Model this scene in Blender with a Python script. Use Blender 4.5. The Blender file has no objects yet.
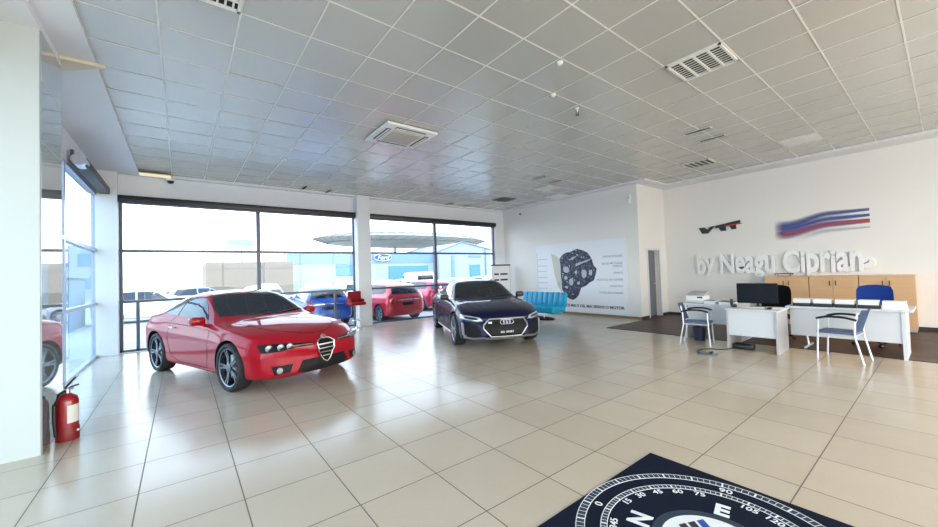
import bpy, bmesh, math, random
from mathutils import Vector, Matrix
from mathutils.bvhtree import BVHTree
PI = math.pi
S = bpy.context.scene
COL = S.collection
rnd = random.Random(7)

# ------------------------------------------------------------------ camera
cam_d = bpy.data.cameras.new('camera')
cam_d.sensor_width = 36.0
cam_d.lens = 371.3 * 36.0 / 938.0
cam_d.clip_end = 500
cam = bpy.data.objects.new('camera', cam_d)
COL.objects.link(cam)
yaw, pitch, roll = math.radians(37.78), math.radians(1.467), math.radians(-1.882)
fw = Vector((math.sin(yaw)*math.cos(pitch), math.cos(yaw)*math.cos(pitch), math.sin(pitch)))
r0 = Vector((math.cos(yaw), -math.sin(yaw), 0)); u0 = r0.cross(fw)
rr = math.cos(roll)*r0 + math.sin(roll)*u0
uu = -math.sin(roll)*r0 + math.cos(roll)*u0
M = Matrix((rr, uu, -fw)).transposed().to_4x4()
M.translation = Vector((0, 0, 1.5))
cam.matrix_world = M
S.camera = cam

# ------------------------------------------------------------------ light
w = bpy.data.worlds.new('world'); S.world = w; w.use_nodes = True
nt = w.node_tree; bg = nt.nodes['Background']
tc = nt.nodes.new('ShaderNodeTexCoord'); sx = nt.nodes.new('ShaderNodeSeparateXYZ')
cr = nt.nodes.new('ShaderNodeValToRGB')
cr.color_ramp.elements[0].position = 0.0; cr.color_ramp.elements[0].color = (.97, .98, 1, 1)
cr.color_ramp.elements[1].position = 0.7; cr.color_ramp.elements[1].color = (.50, .70, 1, 1)
nt.links.new(tc.outputs['Generated'], sx.inputs[0]); nt.links.new(sx.outputs['Z'], cr.inputs[0])
nt.links.new(cr.outputs[0], bg.inputs['Color'])
bg.inputs['Strength'].default_value = 4.6

def area(name, loc, rot, sx_, sy_, power, color):
    l = bpy.data.lights.new(name, 'AREA'); l.shape = 'RECTANGLE'; l.size = sx_; l.size_y = sy_
    l.energy = power; l.color = color
    o = bpy.data.objects.new(name, l); COL.objects.link(o)
    o.location = loc; o.rotation_euler = rot
    return o
sun = bpy.data.lights.new('sun', 'SUN'); sun.energy = 2.0; sun.angle = .02; sun.color = (1, .95, .88)
so = bpy.data.objects.new('sun', sun); COL.objects.link(so)
so.rotation_euler = Vector((.62, -.45, .75)).to_track_quat('Z', 'Y').to_euler()
# fill lamps added inside the unseen back and left glazing to boost its daylight
area('daylight_fill_back', (5.2, -4.3, 2.0), (-PI/2, 0, PI), 13.0, 3.4, 430, (1, .89, .74))
area('daylight_fill_side', (-1.9, 1.0, 1.9), (0, -PI/2, 0), 3.3, 7.5, 45, (.9, .95, 1))
S.view_settings.view_transform = 'Standard'
S.view_settings.look = 'None'
S.view_settings.exposure = 0.24
S.view_settings.gamma = 1
S.view_settings.use_curve_mapping = False
try:
    S.cycles.max_bounces = 10; S.cycles.transparent_max_bounces = 12
    S.cycles.caustics_reflective = False; S.cycles.caustics_refractive = False
    S.cycles.sample_clamp_indirect = 6
except Exception:
    pass

# ------------------------------------------------------------------ materials
def mat(name, col, rough=.5, metal=0., coat=0., spec=.5, emit=None, est=1., var=0., vscale=8., bump=0., bscale=60., alpha=1., trans=0.):
    m = bpy.data.materials.new(name); m.use_nodes = True
    n = m.node_tree; b = n.nodes['Principled BSDF']
    b.inputs['Base Color'].default_value = (*col, 1)
    b.inputs['Roughness'].default_value = rough
    b.inputs['Metallic'].default_value = metal
    b.inputs['Coat Weight'].default_value = coat
    b.inputs['Coat Roughness'].default_value = .03
    b.inputs['Specular IOR Level'].default_value = spec
    if trans: b.inputs['Transmission Weight'].default_value = trans
    if emit:
        b.inputs['Emission Color'].default_value = (*emit, 1); b.inputs['Emission Strength'].default_value = est
    if var or bump:
        t = n.nodes.new('ShaderNodeTexCoord')
    if var:
        z = n.nodes.new('ShaderNodeTexNoise'); z.inputs['Scale'].default_value = vscale; z.inputs['Detail'].default_value = 4
        n.links.new(t.outputs['Object'], z.inputs['Vector'])
        mx = n.nodes.new('ShaderNodeMix'); mx.data_type = 'RGBA'
        mx.inputs[6].default_value = (*[c*(1-var) for c in col], 1); mx.inputs[7].default_value = (*[min(1, c*(1+var)) for c in col], 1)
        n.links.new(z.outputs['Fac'], mx.inputs[0]); n.links.new(mx.outputs[2], b.inputs['Base Color'])
    if bump:
        z2 = n.nodes.new('ShaderNodeTexNoise'); z2.inputs['Scale'].default_value = bscale; z2.inputs['Detail'].default_value = 3
        n.links.new(t.outputs['Object'], z2.inputs['Vector'])
        bp = n.nodes.new('ShaderNodeBump'); bp.inputs['Strength'].default_value = bump; bp.inputs['Distance'].default_value = .01
        n.links.new(z2.outputs['Fac'], bp.inputs['Height']); n.links.new(bp.outputs[0], b.inputs['Normal'])
    return m

class NG:
    "tiny node helper"
    def __init__(s, m): s.n = m.node_tree; s.b = s.n.nodes['Principled BSDF']
    def math(s, op, a, b=None, c=None):
        k = s.n.nodes.new('ShaderNodeMath'); k.operation = op
        for i, v in enumerate((a, b, c)):
            if v is None: continue
            if isinstance(v, (int, float)): k.inputs[i].default_value = v
            else: s.n.links.new(v, k.inputs[i])
        return k.outputs[0]
    def mix(s, f, a, b):
        k = s.n.nodes.new('ShaderNodeMix'); k.data_type = 'RGBA'
        for i, v in ((0, f), (6, a), (7, b)):
            if isinstance(v, tuple): k.inputs[i].default_value = (*v, 1)
            elif isinstance(v, (int, float)): k.inputs[i].default_value = v
            else: s.n.links.new(v, k.inputs[i])
        return k.outputs[2]
    def xyz(s):
        t = s.n.nodes.new('ShaderNodeTexCoord'); p = s.n.nodes.new('ShaderNodeSeparateXYZ')
        s.n.links.new(t.outputs['Object'], p.inputs[0]); return t.outputs['Object'], p.outputs

def floor_material():
    m = mat('polished_beige_tiles', (.6, .5, .4), .16)
    g = NG(m); vec, P = g.xyz()
    def cell(c, off, s_):
        t = g.math('DIVIDE', g.math('SUBTRACT', c, off), s_)
        fr = g.math('FRACT', t); d = g.math('MINIMUM', fr, g.math('SUBTRACT', 1., fr))
        return g.math('FLOOR', t), g.math('LESS_THAN', d, .0065)
    cx, gx = cell(P[0], -.2591, .5869); cy, gy = cell(P[1], 5.366, .5876)
    gr = g.math('MAXIMUM', gx, gy)
    cv = g.n.nodes.new('ShaderNodeCombineXYZ'); g.n.links.new(cx, cv.inputs[0]); g.n.links.new(cy, cv.inputs[1])
    wn = g.n.nodes.new('ShaderNodeTexWhiteNoise'); g.n.links.new(cv.outputs[0], wn.inputs[0])
    z = g.n.nodes.new('ShaderNodeTexNoise'); z.inputs['Scale'].default_value = 2.2; z.inputs['Detail'].default_value = 6
    g.n.links.new(vec, z.inputs['Vector'])
    z3 = g.n.nodes.new('ShaderNodeTexNoise'); z3.inputs['Scale'].default_value = 45; z3.inputs['Detail'].default_value = 2
    g.n.links.new(vec, z3.inputs['Vector'])
    f = g.math('ADD', g.math('MULTIPLY', wn.outputs['Value'], .35), g.math('MULTIPLY', z.outputs['Fac'], .65))
    c1 = g.mix(f, (.50, .415, .305), (.62, .53, .41))
    c2 = g.mix(g.math('MULTIPLY', z3.outputs['Fac'], .35), c1, (.48, .40, .31))
    c3 = g.mix(gr, c2, (.13, .105, .085))
    g.n.links.new(c3, g.b.inputs['Base Color'])
    g.n.links.new(g.math('ADD', .13, g.math('ADD', g.math('MULTIPLY', gr, .5), g.math('MULTIPLY', z.outputs['Fac'], .12))), g.b.inputs['Roughness'])
    return m

def wood_floor_material():
    m = mat('dark_laminate', (.06, .035, .025), .4, spec=.15)
    g = NG(m); vec, P = g.xyz()
    t = g.math('DIVIDE', P[0], .19); fr = g.math('FRACT', t); row = g.math('FLOOR', t)
    ty = g.math('DIVIDE', g.math('ADD', P[1], g.math('MULTIPLY', row, .43)), 1.2); fy = g.math('FRACT', ty)
    gr = g.math('MAXIMUM', g.math('LESS_THAN', fr, .025), g.math('LESS_THAN', fy, .005))
    cv = g.n.nodes.new('ShaderNodeCombineXYZ'); g.n.links.new(row, cv.inputs[0]); g.n.links.new(g.math('FLOOR', ty), cv.inputs[1])
    wn = g.n.nodes.new('ShaderNodeTexWhiteNoise'); g.n.links.new(cv.outputs[0], wn.inputs[0])
    mp = g.n.nodes.new('ShaderNodeMapping'); mp.inputs['Scale'].default_value = (22, 2, 1); g.n.links.new(vec, mp.inputs[0])
    z = g.n.nodes.new('ShaderNodeTexNoise'); z.inputs['Scale'].default_value = 2; z.inputs['Detail'].default_value = 5
    g.n.links.new(mp.outputs[0], z.inputs['Vector'])
    f = g.math('ADD', g.math('MULTIPLY', wn.outputs['Value'], .5), g.math('MULTIPLY', z.outputs['Fac'], .5))
    c = g.mix(f, (.032, .016, .011), (.105, .055, .036))
    g.n.links.new(g.mix(gr, c, (.012, .008, .006)), g.b.inputs['Base Color'])
    return m

def wood_material(name, a, b, sc=(2, 2, 22)):
    m = mat(name, a, .45)
    g = NG(m); vec, P = g.xyz()
    mp = g.n.nodes.new('ShaderNodeMapping'); mp.inputs['Scale'].default_value = sc; g.n.links.new(vec, mp.inputs[0])
    z = g.n.nodes.new('ShaderNodeTexNoise'); z.inputs['Scale'].default_value = 1.5; z.inputs['Detail'].default_value = 6
    g.n.links.new(mp.outputs[0], z.inputs['Vector'])
    g.n.links.new(g.mix(z.outputs['Fac'], a, b), g.b.inputs['Base Color'])
    return m

MT = {}
MT['floor'] = floor_material()
MT['woodfloor'] = wood_floor_material()
MT['wall'] = mat('warm_white_paint', (.80, .78, .74), .7, var=.02, vscale=1.5, bump=.15, bscale=120)
MT['soffit'] = mat('white_plasterboard', (.80, .81, .83), .55, var=.015, vscale=1.2)
MT['column'] = mat('column_paint', (.55, .585, .55), .55, var=.02, vscale=2)
MT['panel'] = mat('glossy_dark_cladding', (.30, .36, .37), .02, spec=1., coat=1.)
MT['ceil'] = mat('ceiling_metal_panel', (.56, .555, .515), .23, metal=.22, spec=.9, var=.05, vscale=90, bump=.10, bscale=260)
MT['tbar'] = mat('ceiling_grid_white', (.74, .74, .68), .4)
MT['frame'] = mat('grey_aluminium_frame', (.10, .11, .13), .4, metal=.4)
MT['frameblue'] = mat('pale_aluminium_frame', (.42, .46, .56), .35, metal=.4)
MT['black'] = mat('black_plastic', (.012, .012, .014), .4)
MT['blackmatte'] = mat('black_matte', (.012, .012, .014), .85, spec=.15)
MT['darkhole'] = mat('vent_opening', (.02, .02, .02), .9)
MT['white'] = mat('white_laminate', (.66, .68, .71), .35)
MT['whiteplastic'] = mat('white_plastic', (.82, .82, .80), .4)
MT['greyside'] = mat('pale_grey_laminate', (.46, .45, .45), .45)
MT['chrome'] = mat('chrome', (.82, .83, .85), .12, metal=1.)
MT['silver'] = mat('satin_silver', (.62, .64, .67), .3, metal=.9)
MT['steelw'] = mat('silver_painted_steel', (.68, .70, .73), .35, metal=.5)
MT['beech'] = wood_material('beech_laminate', (.62, .36, .17), (.74, .47, .26))
MT['base'] = mat('dark_baseboard', (.03, .025, .025), .5)
MT['bluefab'] = mat('slate_blue_plastic', (.10, .15, .27), .5, var=.08, vscale=30)
MT['blueseat'] = mat('bright_blue_fabric', (.012, .075, .42), .75, var=.12, vscale=60, bump=.3, bscale=300)
MT['teal'] = mat('cyan_leatherette', (.0, .36, .62), .42, var=.06, vscale=10)
MT['redseat'] = mat('red_leatherette', (.27, .004, .010), .55, spec=.25)
MT['paper'] = mat('paper', (.86, .86, .85), .7)
MT['rubber'] = mat('tyre_rubber', (.018, .018, .02), .7, bump=.3, bscale=80)
MT['rimdark'] = mat('dark_alloy', (.17, .175, .20), .25, metal=.9)
MT['rimlight'] = mat('silver_alloy', (.55, .56, .58), .25, metal=.9)
MT['carblack'] = mat('car_black_trim', (.01, .01, .012), .35)
MT['carglass'] = mat('dark_car_glass', (.012, .016, .020), .02, spec=.6)
MT['grille'] = mat('grille_black', (.010, .010, .012), .5, spec=.2)
MT['lens'] = mat('headlight_lens', (.55, .60, .66), .08, metal=.4, coat=1.)
MT['lensbright'] = mat('projector_lens', (.24, .25, .27), .06, metal=.3, coat=1.)
MT['redpaint'] = mat('red_car_paint', (.36, .002, .012), .5, metal=0., coat=.65, spec=.1)
MT['navypaint'] = mat('navy_car_paint', (.002, .004, .034), .5, metal=.1, coat=.65, spec=.15)
MT['redlens'] = mat('tail_lamp_red', (.5, .01, .01), .15, coat=1.)
MT['extred'] = mat('extinguisher_red', (.30, .004, .008), .3, coat=.6)
MT['label'] = mat('label_paper', (.75, .76, .70), .6)
MT['mat'] = mat('black_mat', (.006, .009, .022), .8, spec=.12, var=.2, vscale=200)
MT['matwhite'] = mat('mat_print_white', (.78, .80, .80), .6)
MT['matgrey'] = mat('mat_print_grey', (.035, .05, .07), .7, spec=.15)
MT['greyprint'] = mat('grey_print', (.30, .31, .34), .7)
MT['blackprint'] = mat('black_print', (.02, .02, .03), .7)
MT['screen'] = mat('monitor_back', (.010, .010, .012), .6, spec=.1)
MT['poster'] = mat('poster_vinyl', (.80, .83, .87), .45)
MT['engine'] = mat('engine_print', (.035, .04, .07), .5, var=.6, vscale=9)
def engine_material():
    m = mat('engine_print', (.03, .035, .06), .5); g = NG(m); vec, P = g.xyz()
    v = g.n.nodes.new('ShaderNodeTexVoronoi'); v.inputs['Scale'].default_value = 7.5; g.n.links.new(vec, v.inputs['Vector'])
    z = g.n.nodes.new('ShaderNodeTexNoise'); z.inputs['Scale'].default_value = 14; z.inputs['Detail'].default_value = 5; g.n.links.new(vec, z.inputs['Vector'])
    f = g.math('MULTIPLY', g.math('SUBTRACT', z.outputs['Fac'], .45), 5.); f.node.use_clamp = True
    h = g.math('LESS_THAN', v.outputs['Distance'], .22)
    c = g.mix(f, (.012, .015, .035), (.10, .12, .19)); c = g.mix(g.math('MULTIPLY', h, g.math('GREATER_THAN', z.outputs['Fac'], .52)), c, (.45, .50, .60))
    g.n.links.new(c, g.b.inputs['Base Color']); return m
MT['engine'] = engine_material()
MT['enginelight'] = mat('engine_print_light', (.42, .46, .54), .45, var=.25, vscale=12)
MT['enginebeige'] = mat('engine_print_beige', (.60, .58, .52), .5)
MT['lampwarm'] = mat('lamp_diffuser_warm', (.9, .8, .55), .5, emit=(1, .80, .45), est=.55)
MT['paleplate'] = mat('pale_panel', (.80, .80, .78), .4)
MT['beigelamp'] = mat('beige_plate', (.75, .64, .48), .5)
MT['asphalt'] = mat('pale_paving', (.36, .355, .345), .85, var=.12, vscale=.8)
MT['facadebeige'] = mat('beige_facade', (.215, .175, .13), .8, var=.06, vscale=1)
MT['facadeline'] = mat('facade_joint', (.15, .12, .10), .8)
MT['facadeblue'] = mat('pale_blue_cladding', (.15, .25, .34), .5)
MT['facadewhite'] = mat('white_cladding', (.30, .35, .39), .6)
MT['ovalblue'] = mat('oval_sign_blue', (.01, .06, .35), .4)
MT['tealdark'] = mat('dark_blue_glass', (.05, .20, .36), .2)
MT['truss'] = mat('canopy_truss', (.24, .22, .19), .7)
MT['canopy'] = mat('canopy_sheet', (.48, .45, .38), .7)
MT['roofdark'] = mat('roof_edge', (.18, .24, .30), .6)

def glass_material(tint=(.93, .97, .99)):
    m = bpy.data.materials.new('window_glass'); m.use_nodes = True
    n = m.node_tree; n.nodes.clear()
    o = n.nodes.new('ShaderNodeOutputMaterial'); t = n.nodes.new('ShaderNodeBsdfTransparent')
    t.inputs[0].default_value = (*tint, 1)
    g = n.nodes.new('ShaderNodeBsdfGlossy'); g.inputs['Roughness'].default_value = .01
    f = n.nodes.new('ShaderNodeFresnel'); f.inputs[0].default_value = 1.45
    mx = n.nodes.new('ShaderNodeMixShader')
    gm = n.nodes.new('ShaderNodeNewGeometry'); k1 = n.nodes.new('ShaderNodeMath'); k1.operation = 'SUBTRACT'; k1.inputs[0].default_value = 1.
    n.links.new(gm.outputs['Backfacing'], k1.inputs[1]); k2 = n.nodes.new('ShaderNodeMath'); k2.operation = 'MULTIPLY'
    n.links.new(k1.outputs[0], k2.inputs[0]); n.links.new(f.outputs[0], k2.inputs[1]); n.links.new(k2.outputs[0], mx.inputs[0]); n.links.new(t.outputs[0], mx.inputs[1]); n.links.new(g.outputs[0], mx.inputs[2])
    n.links.new(mx.outputs[0], o.inputs[0])
    return m
MT['glass'] = glass_material()
MT['glassblue'] = glass_material((.76, .88, .93))

# ------------------------------------------------------------------ helpers
class MB:
    "collects primitive shapes into ONE mesh"
    def __init__(s): s.bm = bmesh.new()
    def _new(s, before, mi=0):
        vs = [v for v in s.bm.verts if v.index == -1 or v not in before]
        return vs
    def box(s, c, d, rot=None, bev=0., mi=0):
        r = bmesh.ops.create_cube(s.bm, size=1)
        vs = r['verts']
        for v in vs: v.co = Vector((v.co.x*d[0], v.co.y*d[1], v.co.z*d[2]))
        if bev:
            es = list({e for v in vs for e in v.link_edges})
            rb = bmesh.ops.bevel(s.bm, geom=es, offset=bev, segments=2, affect='EDGES', profile=.5)
            vs = list({v for f in rb['faces'] for v in f.verts} | {v for v in vs if v.is_valid})
        if rot: bmesh.ops.rotate(s.bm, verts=vs, cent=(0, 0, 0), matrix=rot)
        bmesh.ops.translate(s.bm, verts=vs, vec=Vector(c))
        if mi:
            for f in {f for v in vs for f in v.link_faces}: f.material_index = mi
        return s
    def b2(s, lo, hi, bev=0., mi=0):
        return s.box([(a+b)/2 for a, b in zip(lo, hi)], [abs(b-a) for a, b in zip(lo, hi)], bev=bev, mi=mi)
    def lathe(s, prof, c=(0, 0, 0), axis='z', n=24, mi=0):
        rings = []
        for r, h in prof:
            ring = []
            for i in range(n):
                a = 2*PI*i/n
                p = (r*math.cos(a), r*math.sin(a), h)
                if axis == 'y': p = (p[0], p[2], p[1])
                if axis == 'x': p = (p[2], p[0], p[1])
                ring.append(s.bm.verts.new((c[0]+p[0], c[1]+p[1], c[2]+p[2])))
            rings.append(ring)
        fs = []
        for a, b in zip(rings, rings[1:]):
            for i in range(n):
                fs.append(s.bm.faces.new((a[i], a[(i+1) % n], b[(i+1) % n], b[i])))
        for ring in (rings[0], rings[-1]):
            try: fs.append(s.bm.faces.new(ring))
            except ValueError: pass
        for f in fs: f.material_index = mi
        return s
    def cyl(s, c, r, h, axis='z', n=20, mi=0):
        return s.lathe([(r, -h/2), (r, h/2)], c, axis, n, mi)
    def tube(s, pts, r, n=8, closed=False, mi=0):
        pts = [Vector(p) for p in pts]; N = len(pts); rings = []
        for i, p in enumerate(pts):
            if closed: t = pts[(i+1) % N]-pts[i-1]
            else: t = pts[min(i+1, N-1)]-pts[max(i-1, 0)]
            t.normalize()
            ref = Vector((0, 0, 1)) if abs(t.z) < .95 else Vector((1, 0, 0))
            a = t.cross(ref).normalized(); b = t.cross(a)
            rad = r[i] if isinstance(r, (list, tuple)) else r
            rings.append([s.bm.verts.new(p+rad*(math.cos(2*PI*k/n)*a+math.sin(2*PI*k/n)*b)) for k in range(n)])
        prs = list(zip(rings, rings[1:]))+([(rings[-1], rings[0])] if closed else [])
        for a, b in prs:
            for k in range(n):
                f = s.bm.faces.new((a[k], a[(k+1) % n], b[(k+1) % n], b[k])); f.material_index = mi
        if not closed:
            for q in (rings[0], rings[-1]): s.bm.faces.new(q).material_index = mi
        return s
    def prism(s, poly, lo, hi, axis='z', mi=0):
        "2D polygon extruded; axis is the extrusion axis; poly in the two other axes (xy / xz / yz)"
        def P(a, b, h):
            return {'z': (a, b, h), 'y': (a, h, b), 'x': (h, a, b)}[axis]
        A = [s.bm.verts.new(P(a, b, lo)) for a, b in poly]; B = [s.bm.verts.new(P(a, b, hi)) for a, b in poly]
        fs = [s.bm.faces.new(A), s.bm.faces.new(B)]
        for i in range(len(poly)):
            j = (i+1) % len(poly); fs.append(s.bm.faces.new((A[i], A[j], B[j], B[i])))
        for f in fs: f.material_index = mi
        return s
    def build(s, name, m, parent=None, smooth=35):
        bmesh.ops.recalc_face_normals(s.bm, faces=s.bm.faces)
        me = bpy.data.meshes.new(name); s.bm.to_mesh(me); s.bm.free()
        for mm in (m if isinstance(m, (list, tuple)) else [m]): me.materials.append(MT[mm] if isinstance(mm, str) else mm)
        return link(name, me, parent, smooth)

def link(name, me, parent=None, smooth=35):
    o = bpy.data.objects.new(name, me); COL.objects.link(o)
    if parent: o.parent = parent
    if smooth:
        for p in me.polygons: p.use_smooth = True
        try: me.set_sharp_from_angle(angle=math.radians(smooth))
        except Exception: pass
    return o

def thing(name, label, cat, loc=(0, 0, 0), rotz=0., group=None, scale=1.):
    o = bpy.data.objects.new(name, None); COL.objects.link(o)
    o.location = loc; o.rotation_euler = (0, 0, rotz); o.scale = (scale,)*3
    o.empty_display_size = .1
    o['label'] = label; o['category'] = cat
    if group: o['group'] = group
    return o
def tag(o, label, cat, group=None):
    o['label'] = label; o['category'] = cat
    if group: o['group'] = group
    return o
def struct(o): o['kind'] = 'structure'; return o
def copy_tree(o, parent=None):
    c = o.copy(); COL.objects.link(c)
    if parent: c.parent = parent
    for ch in list(o.children): copy_tree(ch, c)
    return c

def text_mesh(name, body, m, parent, loc, rot, size, depth=.002, bold=0., align='CENTER', sx=1., shear=0.):
    cu = bpy.data.curves.new(name, 'FONT'); cu.body = body; cu.size = size; cu.extrude = depth; cu.offset = bold
    cu.align_x = align; cu.align_y = 'CENTER'; cu.shear = shear; cu.resolution_u = 3
    t = bpy.data.objects.new('t', cu); COL.objects.link(t)
    dg = bpy.context.evaluated_depsgraph_get()
    me = bpy.data.meshes.new_from_object(t.evaluated_get(dg)); me.name = name
    bpy.data.objects.remove(t); bpy.data.curves.remove(cu)
    for v in me.vertices: v.co.x *= sx
    me.materials.clear(); me.materials.append(MT[m])
    o = link(name, me, parent, 0)
    o.location = loc; o.rotation_euler = rot
    return o

# ------------------------------------------------------------------ SETTING
# floor
b = MB(); b.b2((-6, -5, -.1), (12.1, 11.1, 0)); struct(b.build('floor', 'floor', smooth=0))
b = MB(); b.prism([(8.5, -4.5), (12.1, -4.5), (12.1, 5.45), (10.45, 5.45), (10.35, 5.32), (8.5, 5.32)], 0, .006); struct(b.build('floor', 'woodfloor', smooth=0))
b = MB(); b.b2((8.47, -4.5, 0), (8.5, 5.35, .009)); b.b2((8.5, 5.32, 0), (10.4, 5.35, .009)); struct(b.build('trim_1', 'base', smooth=0))

# ceiling: individual metal panels, slightly uneven, in a white T-bar grid
CX, CS, CY, CT, CZ = .462, .6118, 2.677, .6192, 3.97
def ceil_ok(x, y):
    if y > 5.09: return -.75 <= x <= 10.27
    return -.75 <= x <= 11.5
bm = bmesh.new()
for i in range(-2, 19):
    for j in range(-12, 14):
        x0, y0 = CX+CS*i, CY+CT*j
        x1, y1 = x0+CS, y0+CT
        if not ceil_ok((x0+x1)/2, (y0+y1)/2): continue
        a, c_, t = rnd.uniform(-.0018, .0018), rnd.uniform(-.0018, .0018), rnd.uniform(-.001, .001)
        vs = []
        for (x, y, sa, sb) in ((x0, y0, -1, -1), (x1, y0, 1, -1), (x1, y1, 1, 1), (x0, y1, -1, 1)):
            vs.append(bm.verts.new((x, min(y, 11.0), CZ+.008+a*sa+c_*sb+t)))
        bm.faces.new(vs[::-1])
me = bpy.data.meshes.new('ceiling'); bm.to_mesh(me); bm.free(); me.materials.append(MT['ceil'])
struct(link('ceiling', me, smooth=0))
b = MB()
for i in range(-2, 20):
    x = CX+CS*i
    y1 = 10.98 if x < 10.3 else 5.09
    b.b2((x-.008, CY-12*CT, CZ+.002), (x+.008, y1, CZ+.006))
for j in range(-12, 14):
    y = CY+CT*j
    x1 = 10.25 if y > 5.09 else 11.5
    b.b2((-.76, y-.008, CZ+.0025), (x1, y+.008, CZ+.006))
struct(b.build('ceiling', 'tbar', smooth=0))
# roof slab over everything, plasterboard margins
b = MB(); b.b2((-1.6, -4.8, 4.1), (12.4, 11.4, 4.5)); struct(b.build('ceiling', 'soffit', smooth=0))
b = MB(); b.b2((-1.45, -4.8, 3.93), (-.72, 11.1, 4.1)); struct(b.build('ceiling', 'soffit', smooth=0))
b = MB(); b.b2((-.72, 10.92, 3.93), (10.45, 11.1, 4.1)); b.b2((10.22, 5.07, 3.93), (10.45, 10.92, 4.1))
b.b2((10.45, 5.07, 3.93), (12.1, 5.45, 4.1)); b.b2((11.5, -4.8, 3.93), (12.1, 5.07, 4.1))
struct(b.build('ceiling', 'soffit', smooth=0))

# walls
b = MB(); b.b2((12.1, -4.8, 0), (12.35, 5.7, 4.1)); struct(b.build('wall_right', 'wall', smooth=0))
b = MB(); b.b2((10.45, 5.7, 0), (10.7, 11.1, 4.1)); struct(b.build('wall_poster', 'wall', smooth=0))
b = MB()  # return wall with the door opening
b.b2((10.45, 5.45, 0), (10.93, 5.7, 4.1)); b.b2((10.93, 5.45, 2.0), (11.62, 5.7, 4.1)); b.b2((11.62, 5.45, 0), (12.1, 5.7, 4.1))
struct(b.build('wall_return', 'wall', smooth=0))
b = MB(); b.b2((10.8, 7.4, -.01), (12.4, 7.5, 2.6)); b.b2((10.72, 5.7, -.01), (10.8, 7.5, 2.6)); b.b2((12.35, 5.7, -.01), (12.45, 7.5, 2.6)); b.b2((10.72, 5.7, 2.5), (12.45, 7.5, 2.6))
struct(b.build('wall_corridor', mat('corridor_grey', (.16, .17, .19), .6), smooth=0))
b = MB(); b.b2((10.8, 5.45, -.02), (12.35, 7.4, .005)); struct(b.build('floor', 'woodfloor', smooth=0))
# door frame and half-open door leaf
b = MB(); b.b2((10.86, 5.43, 0), (10.93, 5.46, 2.06)); b.b2((11.62, 5.43, 0), (11.69, 5.46, 2.06)); b.b2((10.93, 5.43, 2.0), (11.62, 5.46, 2.06))
struct(b.build('trim_2', 'white', smooth=0))
b = MB(); b.box((11.275, 5.60, 1.0), (.68, .04, 1.97)); dl = struct(b.build('door_1', mat('grey_door', (.15, .16, .18), .5), smooth=0))
b = MB(); b.tube([(11.55, 5.575, 1.0), (11.55, 5.545, 1.0), (11.45, 5.545, 1.0)], .01); b.build('door_handle', 'silver', dl)

# window wall: lintel, left corner post, pillar, sill
b = MB(); b.b2((-1.45, 11.1, 3.45), (10.45, 11.35, 4.1)); b.b2((-1.45, 11.08, -.1), (-1.08, 11.35, 3.45)); b.b2((9.95, 11.08, -.1), (10.45, 11.35, 3.45))
struct(b.build('wall_window', 'soffit', smooth=0))
b = MB(); b.b2((4.2, 10.83, -.0), (4.6, 11.12, 3.97)); struct(b.build('wall_pillar', 'soffit', smooth=0))
b = MB(); b.b2((-1.42, 10.9, 0), (-1.08, 11.1, 3.93)); struct(b.build('wall_corner_post', 'soffit', smooth=0))
b = MB(); b.b2((4.19, 10.82, 2.2), (4.61, 10.84, 2.38)); struct(b.build('trim_4', 'paleplate', smooth=0))

def window(name, x0, x1, mull, small, y=11.18, h=3.3):
    f = MB()
    f.b2((x0, y-.03, 0), (x1, y+.05, .05)); f.b2((x0, y-.03, h), (x1, y+.05, h+.15))
    for x in (x0+.03, x1-.03): f.b2((x-.025, y-.03, 0), (x+.025, y+.05, h))
    for x in mull: f.b2((x-.045, y-.05, 0 if not small else 1.08), (x+.045, y+.06, h))
    f.b2((x0, y-.04, 2.21), (x1, y+.06, 2.27)); f.b2((x0, y-.05, 1.08), (x1, y+.06, 1.14))
    for x in small: f.b2((x-.03, y-.03, 0), (x+.03, y+.05, 1.1))
    o = struct(f.build(name, 'frame', smooth=0))
    g = MB(); g.b2((x0+.03, y+.005, .03), (x1-.03, y+.015, h+.02)); g.build('glass_pane', 'glass', o, smooth=0)
    return o
window('window_1', -1.08, 4.22, [1.62], [-.78, 3.6])
window('window_2', 4.58, 9.95, [7.15], [])
# black blind cassettes over both windows
for k, (x0, x1, lab) in enumerate(((-1.08, 4.22, 'long black roller blind box above the left window of the front'), (4.58, 9.93, 'black roller blind box above the window right of the pillar'))):
    t = thing('roller_blind', lab, 'blind', (x0, 11.05, 3.28), 0, 'black roller blinds over the windows')
    b = MB(); b.b2((0, -.09, .03), (x1-x0, .05, .17), bev=.01); b.build('cassette', 'black', t)
    b = MB(); b.b2((.02, -.03, -.01), (x1-x0-.02, .0, .035)); b.build('bottom_bar', 'frame', t)

# left glazing (X = -1.4) beyond the column
def side_window(name, y0, y1, mull, x=-1.43):
    f = MB()
    f.b2((x-.05, y0, -.02), (x+.03, y1, .05)); f.b2((x-.05, y0, 3.4), (x+.03, y1, 3.5))
    for yy in mull: f.b2((x-.06, yy-.05, 0), (x+.035, yy+.05, 3.42))
    f.b2((x-.05, y0, 2.2), (x+.04, y1, 2.26)); f.b2((x-.05, y0, 1.08), (x+.04, y1, 1.14))
    o = struct(f.build(name, 'frameblue', smooth=0))
    g = MB(); g.b2((x-.02, y0, .03), (x-.01, y1, 3.42)); g.build('glass_pane', 'glassblue', o, smooth=0)
    return o
side_window('window_3', 5.85, 11.1, [5.9, 8.2, 11.0])
b = MB(); b.b2((-1.55, -4.8, 3.45), (-1.4, 11.1, 4.1)); struct(b.build('wall_left', 'soffit', smooth=0))
t = thing('roller_blind', 'black roller blind with fat grey tube end on the side window', 'blind', (-1.27, 8.35, 3.5), 0, 'black roller blinds over the windows')
b = MB(); b.b2((-.08, .12, -.07), (.08, 2.7, .07), bev=.01); b.build('cassette', 'black', t)
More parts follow.
